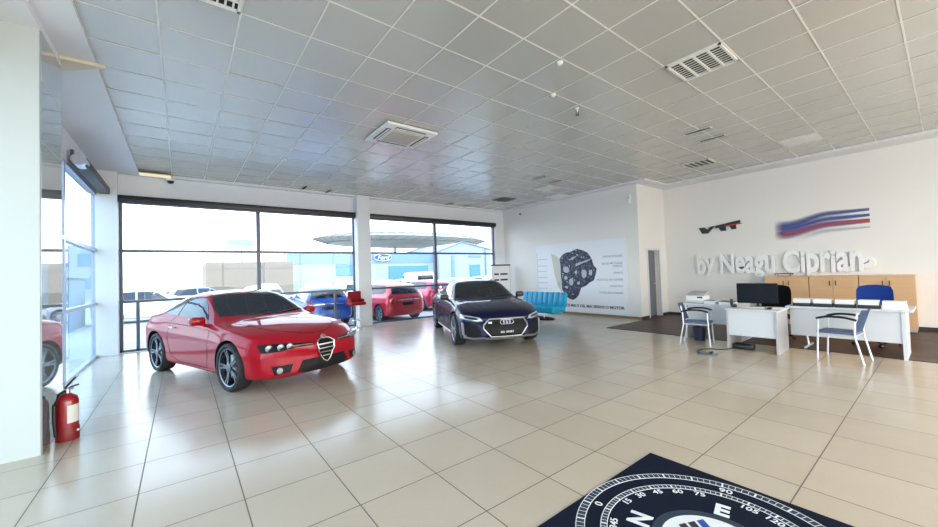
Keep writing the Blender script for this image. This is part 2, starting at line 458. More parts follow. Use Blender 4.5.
b = MB(); b.cyl((0, .14, 0), .088, .30, 'y', 28); b.build('tube', 'silver', t)
b = MB(); b.b2((-.10, .05, .04), (-.06, .1, .16)); b.build('bracket', 'frame', t)

# column at the left with glossy cladding on its inner side
b = MB(); b.b2((-2.6, 5.02, 0), (-1.01, 5.75, 3.86)); struct(b.build('wall_column', 'column', smooth=0))
b = MB(); b.b2((-1.01, 5.03, 0.0), (-1.0, 5.75, 3.86)); struct(b.build('trim_5', 'panel', smooth=0))
b = MB(); b.b2((-2.6, 4.4, 3.86), (-1.0, 5.75, 4.1)); b.b2((-2.6, 5.75, 3.45), (-1.45, 5.9, 4.1)); struct(b.build('wall_column', 'soffit', smooth=0))
side_window('window_4', -4.6, 5.02, [-4.5, -2, .5, 3.2, 4.95], x=-2.3)
b = MB(); b.b2((-2.5, -4.8, 3.45), (-1.4, 5.0, 4.1)); struct(b.build('wall_left', 'soffit', smooth=0))
# glazed shop front behind the viewer
f = MB(); f.b2((-2.5, -4.8, 3.45), (12.35, -4.5, 4.1)); f.b2((11.0, -4.8, 0), (12.1, -4.5, 3.45)); struct(f.build('wall_back', 'wall', smooth=0))
f = MB()
for x in (-2.4, -.2, 2.0, 4.2, 6.4, 8.6, 10.8): f.b2((x-.05, -4.7, 0), (x+.05, -4.6, 3.45))
f.b2((-2.4, -4.7, 2.2), (11, -4.6, 2.27)); f.b2((-2.4, -4.7, 0), (11, -4.6, .08)); struct(f.build('window_5', 'frame', smooth=0))

# baseboards
b = MB(); b.b2((12.08, -4.5, 0), (12.1, 5.45, .08)); struct(b.build('baseboard_right', 'base', smooth=0))
b = MB(); b.b2((10.43, 5.45, 0), (10.45, 11.1, .07)); struct(b.build('baseboard_poster', mat('brown_skirting', (.22, .16, .11), .5), smooth=0))
b = MB(); b.b2((10.43, 5.43, 0), (10.86, 5.45, .08)); b.b2((11.69, 5.43, 0), (12.08, 5.45, .08)); struct(b.build('baseboard_return', 'base', smooth=0))

# ------------------------------------------------------------------ CARS
def catmull(rows, n):
    "resample rows (tuples, first value is x) to a finer list"
    out = []
    for i in range(len(rows)-1):
        p0, p1, p2, p3 = rows[max(i-1, 0)], rows[i], rows[i+1], rows[min(i+2, len(rows)-1)]
        for k in range(n):
            t = k/n
            q = []
            for a, b_, c, d in zip(p0, p1, p2, p3):
                q.append(.5*((2*b_)+(-a+c)*t+(2*a-5*b_+4*c-d)*t*t+(-a+3*b_-3*c+d)*t**3))
            out.append(q)
    out.append(list(rows[-1]))
    return out

def car_body(rows, bowf, bowr, axf, axr, rw, halfw, rake=.10):
    xn, xt = rows[0][0], rows[-1][0]
    st = catmull(rows, 2)
    bm = bmesh.new(); rings = []
    wmax = max(r[2] for r in rows)
    def bowed(x, y, z):
        if x > xn-1.0:
            k = ((x-(xn-1.0))/1.0)**1.5; x -= bowf*k*abs(y/wmax)**3.0
        if x < xt+.8:
            k = ((xt+.8-x)/.8)**1.5; x += bowr*k*abs(y/wmax)**3.0
        return x
    def sect(r, s=1., zc=0.):
        x, zb, w_, zs, wb, zbelt, wr, ze, zt = r
        pts = [(0, zb), (.6*w_, zb), (w_-.07, zb+.005), (w_-.015, zb+.07), (w_-.005, zb+.2), (w_, (zb+.2+zs)/2+.03), (w_+.004, zs-.03), (w_-.01, zs+.03),
               (wb+.012, zbelt-.03), (wb-.02, zbelt+.012)]
        bx, bz = wb-.02, zbelt+.012
        for t_, bu in ((.3, .018), (.62, .022), (.88, .014)):
            pts.append((bx+(wr-bx)*t_+bu*min(1, (ze-bz)*3), bz+(ze-bz)*t_+bu*.4))
        pts += [(wr*.93, ze+(zt-ze)*.45), (wr*.6, zt-(zt-ze)*.28), (wr*.3, zt-(zt-ze)*.07), (0, zt)]
        return [(x, y*s, zc+(z-zc)*s) for y, z in pts]
    n1 = None
    def add_ring(pts):
        left = [bm.verts.new((bowed(x, y, z), y, z)) for x, y, z in pts]
        right = [bm.verts.new((bowed(x, y, z), -y, z)) for x, y, z in pts[1:-1]]
        rings.append(left+right[::-1])
    # front caps
    r = st[0]; zc = (r[1]+r[8])/2
    for s_, dx in ((.35, .045), (.80, .038), (.94, .022)):
        q = list(r); q[0] += dx; add_ring(sect(q, s_, zc))
    for q in st: add_ring(sect(q))
    r = st[-1]; zc = (r[1]+r[8])/2
    for s_, dx in ((.94, .02), (.80, .032), (.35, .036)):
        q = list(r); q[0] -= dx; add_ring(sect(q, s_, zc))
    N = len(rings[0])
    for a, b_ in zip(rings, rings[1:]):
        for i in range(N):
            bm.faces.new((a[i], a[(i+1) % N], b_[(i+1) % N], b_[i]))
    for R_ in (rings[0], rings[-1]):   # caps as quad strips across
        h = N//2
        for i in range(h):
            j0, j1, k1, k0 = i, i+1, (N-i-1) % N, (N-i) % N
            vs = []
            for q in (j0, j1, k1, k0):
                if R_[q % N] not in vs: vs.append(R_[q % N])
            if len(vs) > 2:
                try: bm.faces.new(vs)
                except ValueError: pass
    bmesh.ops.recalc_face_normals(bm, faces=bm.faces)
    me = bpy.data.meshes.new('body'); bm.to_mesh(me); bm.free()
    o = bpy.data.objects.new('tmp', me); COL.objects.link(o)
    m = o.modifiers.new('s', 'SUBSURF'); m.levels = 2; m.render_levels = 2
    dg = bpy.context.evaluated_depsgraph_get()
    me2 = bpy.data.meshes.new_from_object(o.evaluated_get(dg))
    bpy.data.objects.remove(o)
    return me2

def mesh_bvh(me):
    return BVHTree.FromPolygons([v.co.copy() for v in me.vertices], [tuple(p.vertices) for p in me.polygons])

def cut_arches(me, rads, paint, halfw, axf, axr):
    "wheel openings with dark liners; returns the cut mesh"
    me.materials.clear(); me.materials.append(MT[paint]); me.materials.append(MT['blackmatte'])
    o = bpy.data.objects.new('tmp', me); COL.objects.link(o); cs = []
    for ax in (axf, axr):
        for s_ in (-1, 1):
            c = MB(); c.lathe([(rads, -.2), (rads, .2)], (ax, s_*(halfw-.08), rads-.055), 'y', 40)
            co = c.build('cut', ['redpaint', 'blackmatte'], smooth=0)
            for p in co.data.polygons: p.material_index = 1
            md = o.modifiers.new('b', 'BOOLEAN'); md.operation = 'DIFFERENCE'; md.solver = 'EXACT'; md.object = co
            try: md.material_mode = 'INDEX'
            except Exception: pass
            cs.append(co)
    bpy.context.view_layer.update()
    dg = bpy.context.evaluated_depsgraph_get()
    m2 = bpy.data.meshes.new_from_object(o.evaluated_get(dg))
    bpy.data.objects.remove(o)
    for c in cs: bpy.data.objects.remove(c)
    return m2

def conform(name, poly, axis, sgn, bvh, m, parent, off=.005, step=.05, depth=.012, smooth=40):
    "a panel, lamp, pane or strip laid on the body surface, with thickness"
    bm = bmesh.new()
    f = bm.faces.new([bm.verts.new((p[0], p[1], 0)) for p in poly])
    bmesh.ops.triangulate(bm, faces=[f])
    xs = [p[0] for p in poly]; ys = [p[1] for p in poly]
    for lo, hi, no in ((min(xs), max(xs), (1, 0, 0)), (min(ys), max(ys), (0, 1, 0))):
        k = math.ceil(lo/step)*step
        while k < hi:
            co = (k, 0, 0) if no[0] else (0, k, 0)
            bmesh.ops.bisect_plane(bm, geom=bm.verts[:]+bm.edges[:]+bm.faces[:], plane_co=co, plane_no=no, dist=1e-5)
            k += step
    nor = {}
    for v in bm.verts:
        a, b_ = v.co.x, v.co.y
        if axis == 'y': o_, d_ = Vector((a, sgn*3, b_)), Vector((0, -sgn, 0))
        elif axis == 'x': o_, d_ = Vector((sgn*6, a, b_)), Vector((-sgn, 0, 0))
        else: o_, d_ = Vector((a, b_, 4)), Vector((0, 0, -1))
        h = bvh.ray_cast(o_, d_)
        if h[0] is None:
            q = {'y': Vector((a, sgn*.85, b_)), 'x': Vector((sgn*2.1, a, b_)), 'z': Vector((a, b_, .9))}[axis]
            h = bvh.find_nearest(q)
        n = h[1]
        if n.dot(d_) > 0: n = -n
        v.co = h[0]+n*off; nor[v] = n.copy()
    ed = [e for e in bm.edges if e.is_boundary]
    r = bmesh.ops.extrude_edge_only(bm, edges=ed)
    newv = [g for g in r['geom'] if isinstance(g, bmesh.types.BMVert)]
    old = {tuple(round(c, 6) for c in v.co): n for v, n in nor.items()}
    for v in newv:
        n = old.get(tuple(round(c, 6) for c in v.co))
        if n is not None: v.co -= n*(off+depth)
    bmesh.ops.recalc_face_normals(bm, faces=bm.faces)
    me = bpy.data.meshes.new(name); bm.to_mesh(me); bm.free(); me.materials.append(MT[m] if isinstance(m, str) else m)
    return link(name, me, parent, smooth)

def strip(pts, wd):
    "polyline -> thin polygon"
    L, R_ = [], []
    for i, p in enumerate(pts):
        a = pts[max(i-1, 0)]; b_ = pts[min(i+1, len(pts)-1)]
        dx, dy = b_[0]-a[0], b_[1]-a[1]; l = math.hypot(dx, dy) or 1
        nx, ny = -dy/l*wd/2, dx/l*wd/2
        L.append((p[0]+nx, p[1]+ny)); R_.append((p[0]-nx, p[1]-ny))
    return L+R_[::-1]

def make_wheel(parent, x, y, r, wd, rim, n, twin=True):
    "wheel (alloy) with its tyre as sub-part; outer side points to sign(y)"
    s_ = 1 if y > 0 else -1
    rr_ = r*.83
    b = MB()
    b.lathe([(rr_, -wd*.45), (rr_, wd*.40), (rr_-.012, wd*.43), (rr_-.03, wd*.40), (rr_-.035, wd*.1), (rr_-.04, -wd*.4)][::1], (0, 0, 0), 'y', 40)
    for k in range(n):
        a = 2*PI*k/n
        for da in ((-.11, .11) if twin else (0,)):
            L = rr_-.02; w0 = .030 if twin else .05
            R_ = Matrix.Rotation(a+da, 4, 'Y')
            vs = []
            for (q, yy, ww) in ((.04, wd*.38, w0*.7), (L*.6, wd*.34, w0*.45), (L, wd*.40, w0*.38)):
                for (sz, sy) in ((-1, 0), (1, 0), (1, -1), (-1, -1)):
                    vs.append(b.bm.verts.new(R_ @ Vector((q, yy+sy*.03, sz*ww))))
            for q in (0, 4):
                for e in range(4):
                    b.bm.faces.new((vs[q+e], vs[q+(e+1) % 4], vs[q+4+(e+1) % 4], vs[q+4+e]))
            b.bm.faces.new(vs[:4]); b.bm.faces.new(vs[8:])
    b.lathe([(.065, wd*.28), (.065, wd*.40), (.045, wd*.42), (.001, wd*.42)], (0, 0, 0), 'y', 20)
    w_ = b.build('wheel', rim, parent)
    w_.location = (x, y, r); w_.rotation_euler = (0, 0, 0 if s_ > 0 else PI)
    t = MB()
    pr_ = [(rr_-.005, -wd*.46), (r*.86, -wd*.5), (r*.96, -wd*.47), (r*.993, -wd*.38), (r, -wd*.2), (r, wd*.2), (r*.993, wd*.38), (r*.96, wd*.47), (r*.86, wd*.5), (rr_-.005, wd*.46)]
    n_ = 44; rings = []
    for rad, h in pr_:
        rings.append([t.bm.verts.new((rad*math.cos(2*PI*i/n_), h, rad*math.sin(2*PI*i/n_))) for i in range(n_)])
    for a_, b_ in zip(rings, rings[1:]+rings[:1]):
        for i in range(n_): t.bm.faces.new((a_[i], a_[(i+1) % n_], b_[(i+1) % n_], b_[i]))
    t.build('tyre', 'rubber', w_)
    d = MB(); d.lathe([(.001, -.01), (rr_*.62, -.01), (rr_*.62, .005), (.001, .005)], (0, wd*.05, 0), 'y', 28); d.build('brake_disc', 'silver', w_)
    return w_

def mirror_pair(t, x, y, z, paint):
    for s_ in (-1, 1):
        b = MB()
        b.box((x, s_*(y+.10), z+.045), (.12, .21, .13), bev=.045)
        b.tube([(x+.02, s_*(y-.04), z-.05), (x+.01, s_*(y+.03), z-.01), (x, s_*(y+.08), z+.01)], [.03, .025, .03])
        mr = b.build('wing_mirror', paint, t)
        g = MB(); g.box((x-.062, s_*(y+.10), z+.045), (.006, .17, .095), bev=.002); g.build('mirror_glass', 'chrome', mr)

def chain(pts, seg=6):
    "smooth open polyline"
    rows = [tuple(p) for p in pts]
    return [tuple(p) for p in catmull(rows, seg)]

# --- red coupe
def red_coupe():
    t = thing('coupe_car', 'glossy red two-door coupe with shield grille, nearest the left glazing', 'car', (0, 0, 0))
    rows = [(2.16, .22, .78, .50, .73, .58, .46, .625, .645), (2.02, .18, .84, .53, .78, .66, .5, .705, .725), (1.82, .17, .885, .57, .82, .735, .53, .785, .81),
            (1.5, .17, .915, .62, .85, .79, .55, .85, .875), (1.265, .17, .925, .65, .86, .82, .56, .88, .91), (1.0, .17, .915, .67, .855, .845, .57, .91, .94),
            (.82, .17, .905, .68, .85, .865, .60, .935, .965), (.5, .17, .895, .69, .845, .88, .62, 1.07, 1.11), (.1, .17, .89, .70, .84, .895, .58, 1.265, 1.31),
            (-.2, .17, .89, .71, .84, .905, .56, 1.32, 1.365), (-.6, .17, .895, .72, .845, .915, .56, 1.32, 1.37), (-1.0, .17, .91, .74, .855, .925, .56, 1.255, 1.30),
            (-1.265, .18, .93, .76, .86, .94, .56, 1.18, 1.23), (-1.6, .2, .93, .77, .845, .95, .54, 1.075, 1.12), (-1.88, .24, .905, .76, .81, .95, .51, .995, 1.025),
            (-2.03, .28, .87, .74, .77, .90, .5, .945, .965), (-2.10, .32, .80, .70, .70, .85, .5, .89, .905)]
    me = car_body(rows, .42, .25, 1.265, -1.265, .33, .92)
    bv = mesh_bvh(me)
    me = cut_arches(me, .385, 'redpaint', .92, 1.265, -1.265)
    link('body', me, t, 40)
    for x in (1.265, -1.265):
        for s_ in (-1, 1): make_wheel(t, x, s_*.805, .335, .225, 'rimdark', 5)
    # glass
    conform('windscreen', [(.80, 0), (.78, .3), (.70, .56), (.60, .70), (.3, .655), (.02, .555), (.05, .3), (.06, 0), (.05, -.3), (.02, -.555), (.3, -.655), (.60, -.70), (.70, -.56), (.78, -.3)], 'z', 1, bv, 'carglass', t, step=.06)
    conform('roof_panel', [(-.03, .50), (-.03, -.50), (-.5, -.51), (-.95, -.50), (-.95, .50), (-.5, .51)], 'z', 1, bv, 'carglass', t, step=.08)
    conform('rear_window', [(-1.03, .50), (-1.03, -.50), (-1.6, -.48), (-1.84, -.40), (-1.84, .40), (-1.6, .48)], 'z', 1, bv, 'carglass', t, step=.08)
    for s_ in (-1, 1):
        conform('side_window', [(.42, .955), (-.60, .985), (-.60, 1.27), (-.25, 1.28), (-.02, 1.24), (.16, 1.15)], 'y', s_, bv, 'carglass', t, step=.06)
        conform('quarter_window', [(-.64, .985), (-1.12, 1.01), (-1.40, 1.055), (-1.22, 1.13), (-1.0, 1.2), (-.64, 1.268)], 'y', s_, bv, 'carglass', t, step=.06)
        conform('door_seam', strip([(.62, .90), (.66, .72), (.64, .45), (.60, .26), (-.45, .25), (-.72, .40), (-.80, .62), (-.76, .90), (-.66, .97)], .008), 'y', s_, bv, 'blackmatte', t, off=.002, step=.08, depth=.004)
        conform('sill_strip', strip([(.85, .215), (0, .205), (-.85, .215)], .05), 'y', s_, bv, 'redpaint', t, off=.014, step=.1, depth=.02)
        b = MB(); b.tube([(-.52, s_*.885, .80), (-.54, s_*.915, .80), (-.66, s_*.918, .805), (-.68, s_*.89, .805)], .011); b.build('door_handle', 'chrome', t)
        # headlamp housing: long dark wedge with three round lamps
        h = conform('headlight', [(s_*.775, .560), (s_*.785, .665), (s_*.62, .668), (s_*.42, .652), (s_*.20, .632), (s_*.20, .604), (s_*.42, .600), (s_*.60, .568)], 'x', 1, bv, 'grille', t, off=.004, step=.04)
        for q, (yy, zz) in enumerate(((.705, .618), (.595, .622), (.50, .624))):
            hit = bv.ray_cast(Vector((5, s_*yy, zz)), Vector((-1, 0, 0)))
            p = hit[0]
            b = MB(); b.lathe([(.040, -.01), (.046, .018), (.038, .021), (.034, .012), (.001, .016)], (0, 0, 0), 'x', 20)
            l_ = b.build('projector', 'lensbright', h)
            l_.location = p+Vector((0.002, 0, 0)); l_.rotation_euler = (0, 0, s_*(.12+.35*(yy-.4)))
        conform('indicator_strip', strip([(s_*.47, .622), (s_*.33, .619), (s_*.21, .616)], .010), 'x', 1, bv, 'chrome', h, off=.010, step=.05)
        # fog lamp pocket
        f_ = conform('fog_light_pocket', [(s_*.67, .262), (s_*.70, .375), (s_*.46, .385), (s_*.50, .275)], 'x', 1, bv, 'grille', t, off=.004, step=.04)
        hit = bv.ray_cast(Vector((5, s_*.62, .315)), Vector((-1, 0, 0)))
        b = MB(); b.lathe([(.036, -.01), (.04, .014), (.001, .018)], (0, 0, 0), 'x', 18); l_ = b.build('fog_light', 'lensbright', f_); l_.location = hit[0]; l_.rotation_euler = (0, 0, s_*.25)
    conform('lower_grille', [(-.41, .27), (-.34, .41), (.34, .41), (.41, .27), (.3, .245), (-.3, .245)], 'x', 1, bv, 'grille', t, off=.014, step=.03, depth=.03)
    shield = [(0, .335), (.05, .365), (.10, .44), (.13, .53), (.138, .615), (.09, .655), (0, .67), (-.09, .655), (-.138, .615), (-.13, .53), (-.10, .44), (-.05, .365)]
    g = conform('shield_grille', shield, 'x', 1, bv, 'grille', t, off=.012, step=.04, depth=.03)
    for zz in (.42, .475, .53, .585):
        hw = .045+.078*min(1, (zz-.39)/.15)
        conform('grille_slat', strip([(-hw, zz), (0, zz), (hw, zz)], .014), 'x', 1, bv, 'chrome', g, off=.024, step=.05)
    pts = []
    for (yy, zz) in shield:
        hit = bv.ray_cast(Vector((5, yy, zz)), Vector((-1, 0, 0))); pts.append(hit[0]+Vector((.018, 0, 0)))
    b = MB(); b.tube(pts, .012, closed=True); b.build('shield_surround', 'chrome', g)
    hit = bv.ray_cast(Vector((5, 0, .672)), Vector((-1, 0, 0)))
    b = MB(); b.lathe([(.045, -.01), (.045, .016), (.035, .02), (.001, .022)], (0, 0, 0), 'x', 24); bd = b.build('badge', 'chrome', t); bd.location = hit[0]+Vector((.015, 0, 0)); bd.rotation_euler = (0, -.5, 0)
    b = MB(); b.box((.006, .012, 0), (.034, .006, .034)); b.box((.006, .012, 0), (.034, .034, .006)); k = b.build('badge_cross', 'redlens', bd, smooth=0); k.location = (0, 0, 0)
    for s_ in (-1, 1):
        conform('bonnet_seam', strip(chain([(.92, s_*.66), (1.3, s_*.62), (1.7, s_*.50), (1.95, s_*.20), (1.99, s_*.03)], 3), .007), 'z', 1, bv, 'blackmatte', t, off=.002, step=.08, depth=.004)
        conform('wiper', strip([(.80, s_*.05+.05), (.70, s_*.3+.14), (.66, s_*.3+.30)], .016), 'z', 1, bv, 'carblack', t, off=.014, step=.08)
        conform('tail_light', [(s_*.45, .74), (s_*.45, .80), (s_*.74, .80), (s_*.74, .74)], 'x', -1, bv, 'redlens', t, step=.06)
    b = MB(); b.box((.35, .36, .93), (.02, .03, .02)); b.bm.free()
    mirror_pair(t, .44, .84, .905, 'redpaint')
    return t
t = red_coupe()
hx, hy = .339, -.941
SC = .945
def place_car(t, wx, wy, lx, ly, hx, hy, sc, z=0.):
    "put the car so that local point (lx, ly) stands at world (wx, wy)"
    a = math.atan2(hy, hx)
    px = (lx*math.cos(a)-ly*math.sin(a))*sc; py = (lx*math.sin(a)+ly*math.cos(a))*sc
    t.location = (wx-px, wy-py, z); t.rotation_euler = (0, 0, a); t.scale = (sc,)*3
place_car(t, .51, 6.03, 1.265, -.87, hx, hy, .972)

# --- navy coupe
def navy_coupe():
    t = thing('coupe_car', 'dark navy blue coupe with wide silver-edged grille beside the sofa', 'car', (0, 0, 0))
    rows = [(2.20, .22, .80, .50, .77, .585, .5, .655, .675), (2.12, .18, .87, .53, .82, .665, .52, .73, .75), (1.93, .15, .90, .58, .845, .74, .54, .79, .815),
            (1.65, .15, .925, .62, .865, .80, .55, .845, .87), (1.383, .15, .935, .66, .87, .84, .57, .885, .915), (1.1, .15, .93, .68, .865, .865, .59, .92, .945),
            (.9, .15, .92, .69, .86, .88, .62, .945, .97), (.6, .15, .915, .70, .855, .895, .64, 1.07, 1.11), (.15, .15, .915, .71, .85, .91, .59, 1.275, 1.32),
            (-.2, .15, .915, .71, .85, .915, .57, 1.33, 1.375), (-.6, .15, .915, .72, .85, .92, .57, 1.33, 1.38), (-1.1, .15, .925, .74, .86, .93, .55, 1.265, 1.31),
            (-1.5, .17, .935, .76, .86, .94, .54, 1.15, 1.19), (-1.9, .2, .92, .77, .83, .945, .52, 1.02, 1.055), (-2.2, .25, .90, .76, .79, .915, .5, .96, .985),
            (-2.38, .3, .86, .72, .74, .88, .5, .925, .94), (-2.44, .34, .80, .68, .70, .84, .5, .87, .885)]
    me = car_body(rows, .34, .25, 1.383, -1.383, .35, .93)
    bv = mesh_bvh(me)
    me = cut_arches(me, .395, 'navypaint', .93, 1.383, -1.383)
    link('body', me, t, 40)
    for x in (1.383, -1.383):
        for s_ in (-1, 1): make_wheel(t, x, s_*.815, .345, .24, 'rimlight', 5)
    conform('windscreen', [(.90, 0), (.88, .3), (.80, .58), (.70, .71), (.38, .67), (.08, .565), (.12, .3), (.13, 0), (.12, -.3), (.08, -.565), (.38, -.67), (.70, -.71), (.80, -.58), (.88, -.3)], 'z', 1, bv, 'carglass', t, step=.06)
    conform('rear_window', [(-1.15, .49), (-1.15, -.49), (-1.75, -.47), (-1.95, -.4), (-1.95, .4), (-1.75, .47)], 'z', 1, bv, 'carglass', t, step=.08)
    for s_ in (-1, 1):
        conform('side_window', [(.50, .965), (-.55, .99), (-.55, 1.28), (-.2, 1.285), (.04, 1.25), (.24, 1.16)], 'y', s_, bv, 'carglass', t, step=.06)
        conform('quarter_window', [(-.59, .99), (-1.25, 1.01), (-1.62, 1.035), (-1.3, 1.14), (-1.05, 1.215), (-.59, 1.277)], 'y', s_, bv, 'carglass', t, step=.06)
        conform('window_trim', strip([(.62, .955), (0, .968), (-.55, .98), (-1.25, 1.0), (-1.64, 1.025)], .014), 'y', s_, bv, 'chrome', t, off=.009, step=.08)
        conform('door_seam', strip([(.72, .90), (.76, .72), (.74, .45), (.70, .26), (-.35, .25), (-.62, .40), (-.68, .62), (-.64, .90), (-.56, .98)], .008), 'y', s_, bv, 'blackmatte', t, off=.002, step=.08, depth=.004)
        conform('sill_strip', strip([(.95, .21), (0, .20), (-.95, .21)], .035), 'y', s_, bv, 'silver', t, off=.016, step=.1, depth=.02)
        b = MB(); b.tube([(-.42, s_*.905, .81), (-.44, s_*.935, .81), (-.60, s_*.938, .815), (-.62, s_*.91, .815)], .012); b.build('door_handle', 'navypaint', t)
        h = conform('headlight', [(s_*.475, .575), (s_*.53, .645), (s_*.68, .675), (s_*.855, .70), (s_*.865, .625), (s_*.74, .60), (s_*.58, .565)], 'x', 1, bv, 'lens', t, off=.004, step=.04)
        conform('lamp_reflector', [(s_*.56, .60), (s_*.59, .635), (s_*.80, .665), (s_*.80, .63), (s_*.68, .61)], 'x', 1, bv, 'grille', h, off=.008, step=.04)
        conform('daylight_strip', strip([(s_*.49, .582), (s_*.6, .578), (s_*.74, .605), (s_*.86, .63)], .014), 'x', 1, bv, 'lensbright', h, off=.012, step=.05)
        conform('side_intake', [(s_*.50, .28), (s_*.53, .40), (s_*.60, .505), (s_*.80, .53), (s_*.80, .30), (s_*.66, .26)], 'x', 1, bv, 'grille', t, off=.004, step=.04)
        conform('intake_frame', strip([(s_*.84, .54), (s_*.825, .30), (s_*.78, .262)], .030), 'x', 1, bv, 'silver', t, off=.014, step=.05)
        conform('bonnet_seam', strip(chain([(1.0, s_*.68), (1.4, s_*.65), (1.8, s_*.58), (2.05, s_*.45)], 3), .007), 'z', 1, bv, 'blackmatte', t, off=.002, step=.08, depth=.004)
        conform('bonnet_crease', strip(chain([(1.0, s_*.45), (1.5, s_*.42), (2.0, s_*.36)], 3), .018), 'z', 1, bv, 'navypaint', t, off=.006, step=.08, depth=.01)
        conform('wiper', strip([(.90, s_*.05+.05), (.80, s_*.3+.14), (.76, s_*.3+.32)], .016), 'z', 1, bv, 'carblack', t, off=.014, step=.08)
        conform('tail_light', [(s_*.40, .76), (s_*.40, .84), (s_*.76, .84), (s_*.76, .76)], 'x', -1, bv, 'redlens', t, step=.06)
    conform('lip_spoiler', strip([(-.82, .255), (-.66, .232), (-.46, .245), (-.38, .225), (0, .222), (.38, .225), (.46, .245), (.66, .232), (.82, .255)], .028), 'x', 1, bv, 'silver', t, off=.02, step=.06, depth=.03)
    hexa = [(-.32, .255), (-.47, .43), (-.46, .50), (-.36, .615), (.36, .615), (.46, .50), (.47, .43), (.32, .255)]
    g = conform('hexagonal_grille', hexa, 'x', 1, bv, 'grille', t, off=.010, step=.05, depth=.03)
    pts = []
    for i, (yy, zz) in enumerate(hexa):
        y2, z2 = hexa[(i+1) % 8]
        for k in range(3):
            a_, b_ = yy+(y2-yy)*k/3, zz+(z2-zz)*k/3
            hit = bv.ray_cast(Vector((5, a_, b_)), Vector((-1, 0, 0))); pts.append(hit[0]+Vector((.014, 0, 0)))
    b = MB(); b.tube(pts, .014, closed=True); b.build('grille_surround', 'silver', g)
    hit = bv.ray_cast(Vector((5, 0, .56)), Vector((-1, 0, 0)))
    for k in range(4):
        b = MB(); ps = [(0, .045*math.cos(a)+(k-1.5)*.062, .045*math.sin(a)) for a in [2*PI*i/20 for i in range(20)]]
        b.tube(ps, .0075, closed=True); q = b.build('ring_badge', 'chrome', g); q.location = hit[0]+Vector((.022, 0, -.01))
    pl = conform('number_plate', [(-.25, .30), (.25, .30), (.25, .40), (-.25, .40)], 'x', 1, bv, 'grille', t, off=.022, step=.1)
    hit = bv.ray_cast(Vector((5, 0, .35)), Vector((-1, 0, 0)))
    text_mesh('plate_lettering', 'RS5  SPORT', 'matwhite', pl, hit[0]+Vector((.034, 0, 0)), (PI/2, 0, PI/2), .055, .001, .001)
    hit = bv.ray_cast(Vector((5, -.34, .545)), Vector((-1, 0, 0)))
    text_mesh('model_badge', 'RS5', 'chrome', g, hit[0]+Vector((.024, 0, 0)), (PI/2, 0, PI/2), .045, .003, .001)
    mirror_pair(t, .56, .86, .945, 'carblack')
    return t
t = navy_coupe()
place_car(t, 4.56, 6.42, 1.383, -.88, -.407, -.913, .965)

# --- parked hatchbacks, estates and a van outside
HATCH = [(1.88, .25, .72, .5, .68, .62, .45, .70, .72), (1.78, .2, .80, .55, .75, .73, .46, .80, .82), (1.55, .18, .83, .6, .79, .81, .5, .87, .89), (1.25, .18, .845, .65, .8, .86, .52, .93, .95),
         (.95, .18, .845, .68, .8, .9, .56, .98, 1.01), (.6, .18, .845, .7, .79, .92, .58, 1.14, 1.18), (.2, .18, .845, .7, .79, .93, .57, 1.34, 1.38), (-.2, .18, .845, .7, .79, .93, .56, 1.41, 1.45),
         (-.8, .18, .845, .72, .79, .94, .55, 1.41, 1.45), (-1.3, .18, .845, .74, .79, .95, .54, 1.37, 1.41), (-1.62, .2, .84, .74, .78, .96, .52, 1.29, 1.33), (-1.80, .24, .82, .72, .77, .97, .52, 1.08, 1.11), (-1.88, .28, .78, .64, .74, .88, .5, .93, .95)]
VAN = [(2.2, .3, .80, .6, .78, .75, .5, .86, .88), (2.05, .25, .88, .7, .85, .95, .6, 1.05, 1.08), (1.7, .22, .93, .8, .88, 1.05, .7, 1.25, 1.28), (1.3, .22, .95, .85, .9, 1.1, .74, 1.6, 1.65),
       (.9, .22, .95, .9, .92, 1.1, .78, 1.86, 1.9), (.3, .22, .95, .9, .92, 1.1, .8, 1.9, 1.95), (-.8, .22, .95, .9, .92, 1.1, .8, 1.9, 1.95), (-1.8, .22, .95, .9, .92, 1.1, .8, 1.9, 1.94), (-2.3, .25, .93, .9, .9, 1.1, .78, 1.86, 1.9), (-2.4, .3, .9, .9, .88, 1.1, .76, 1.8, 1.84)]
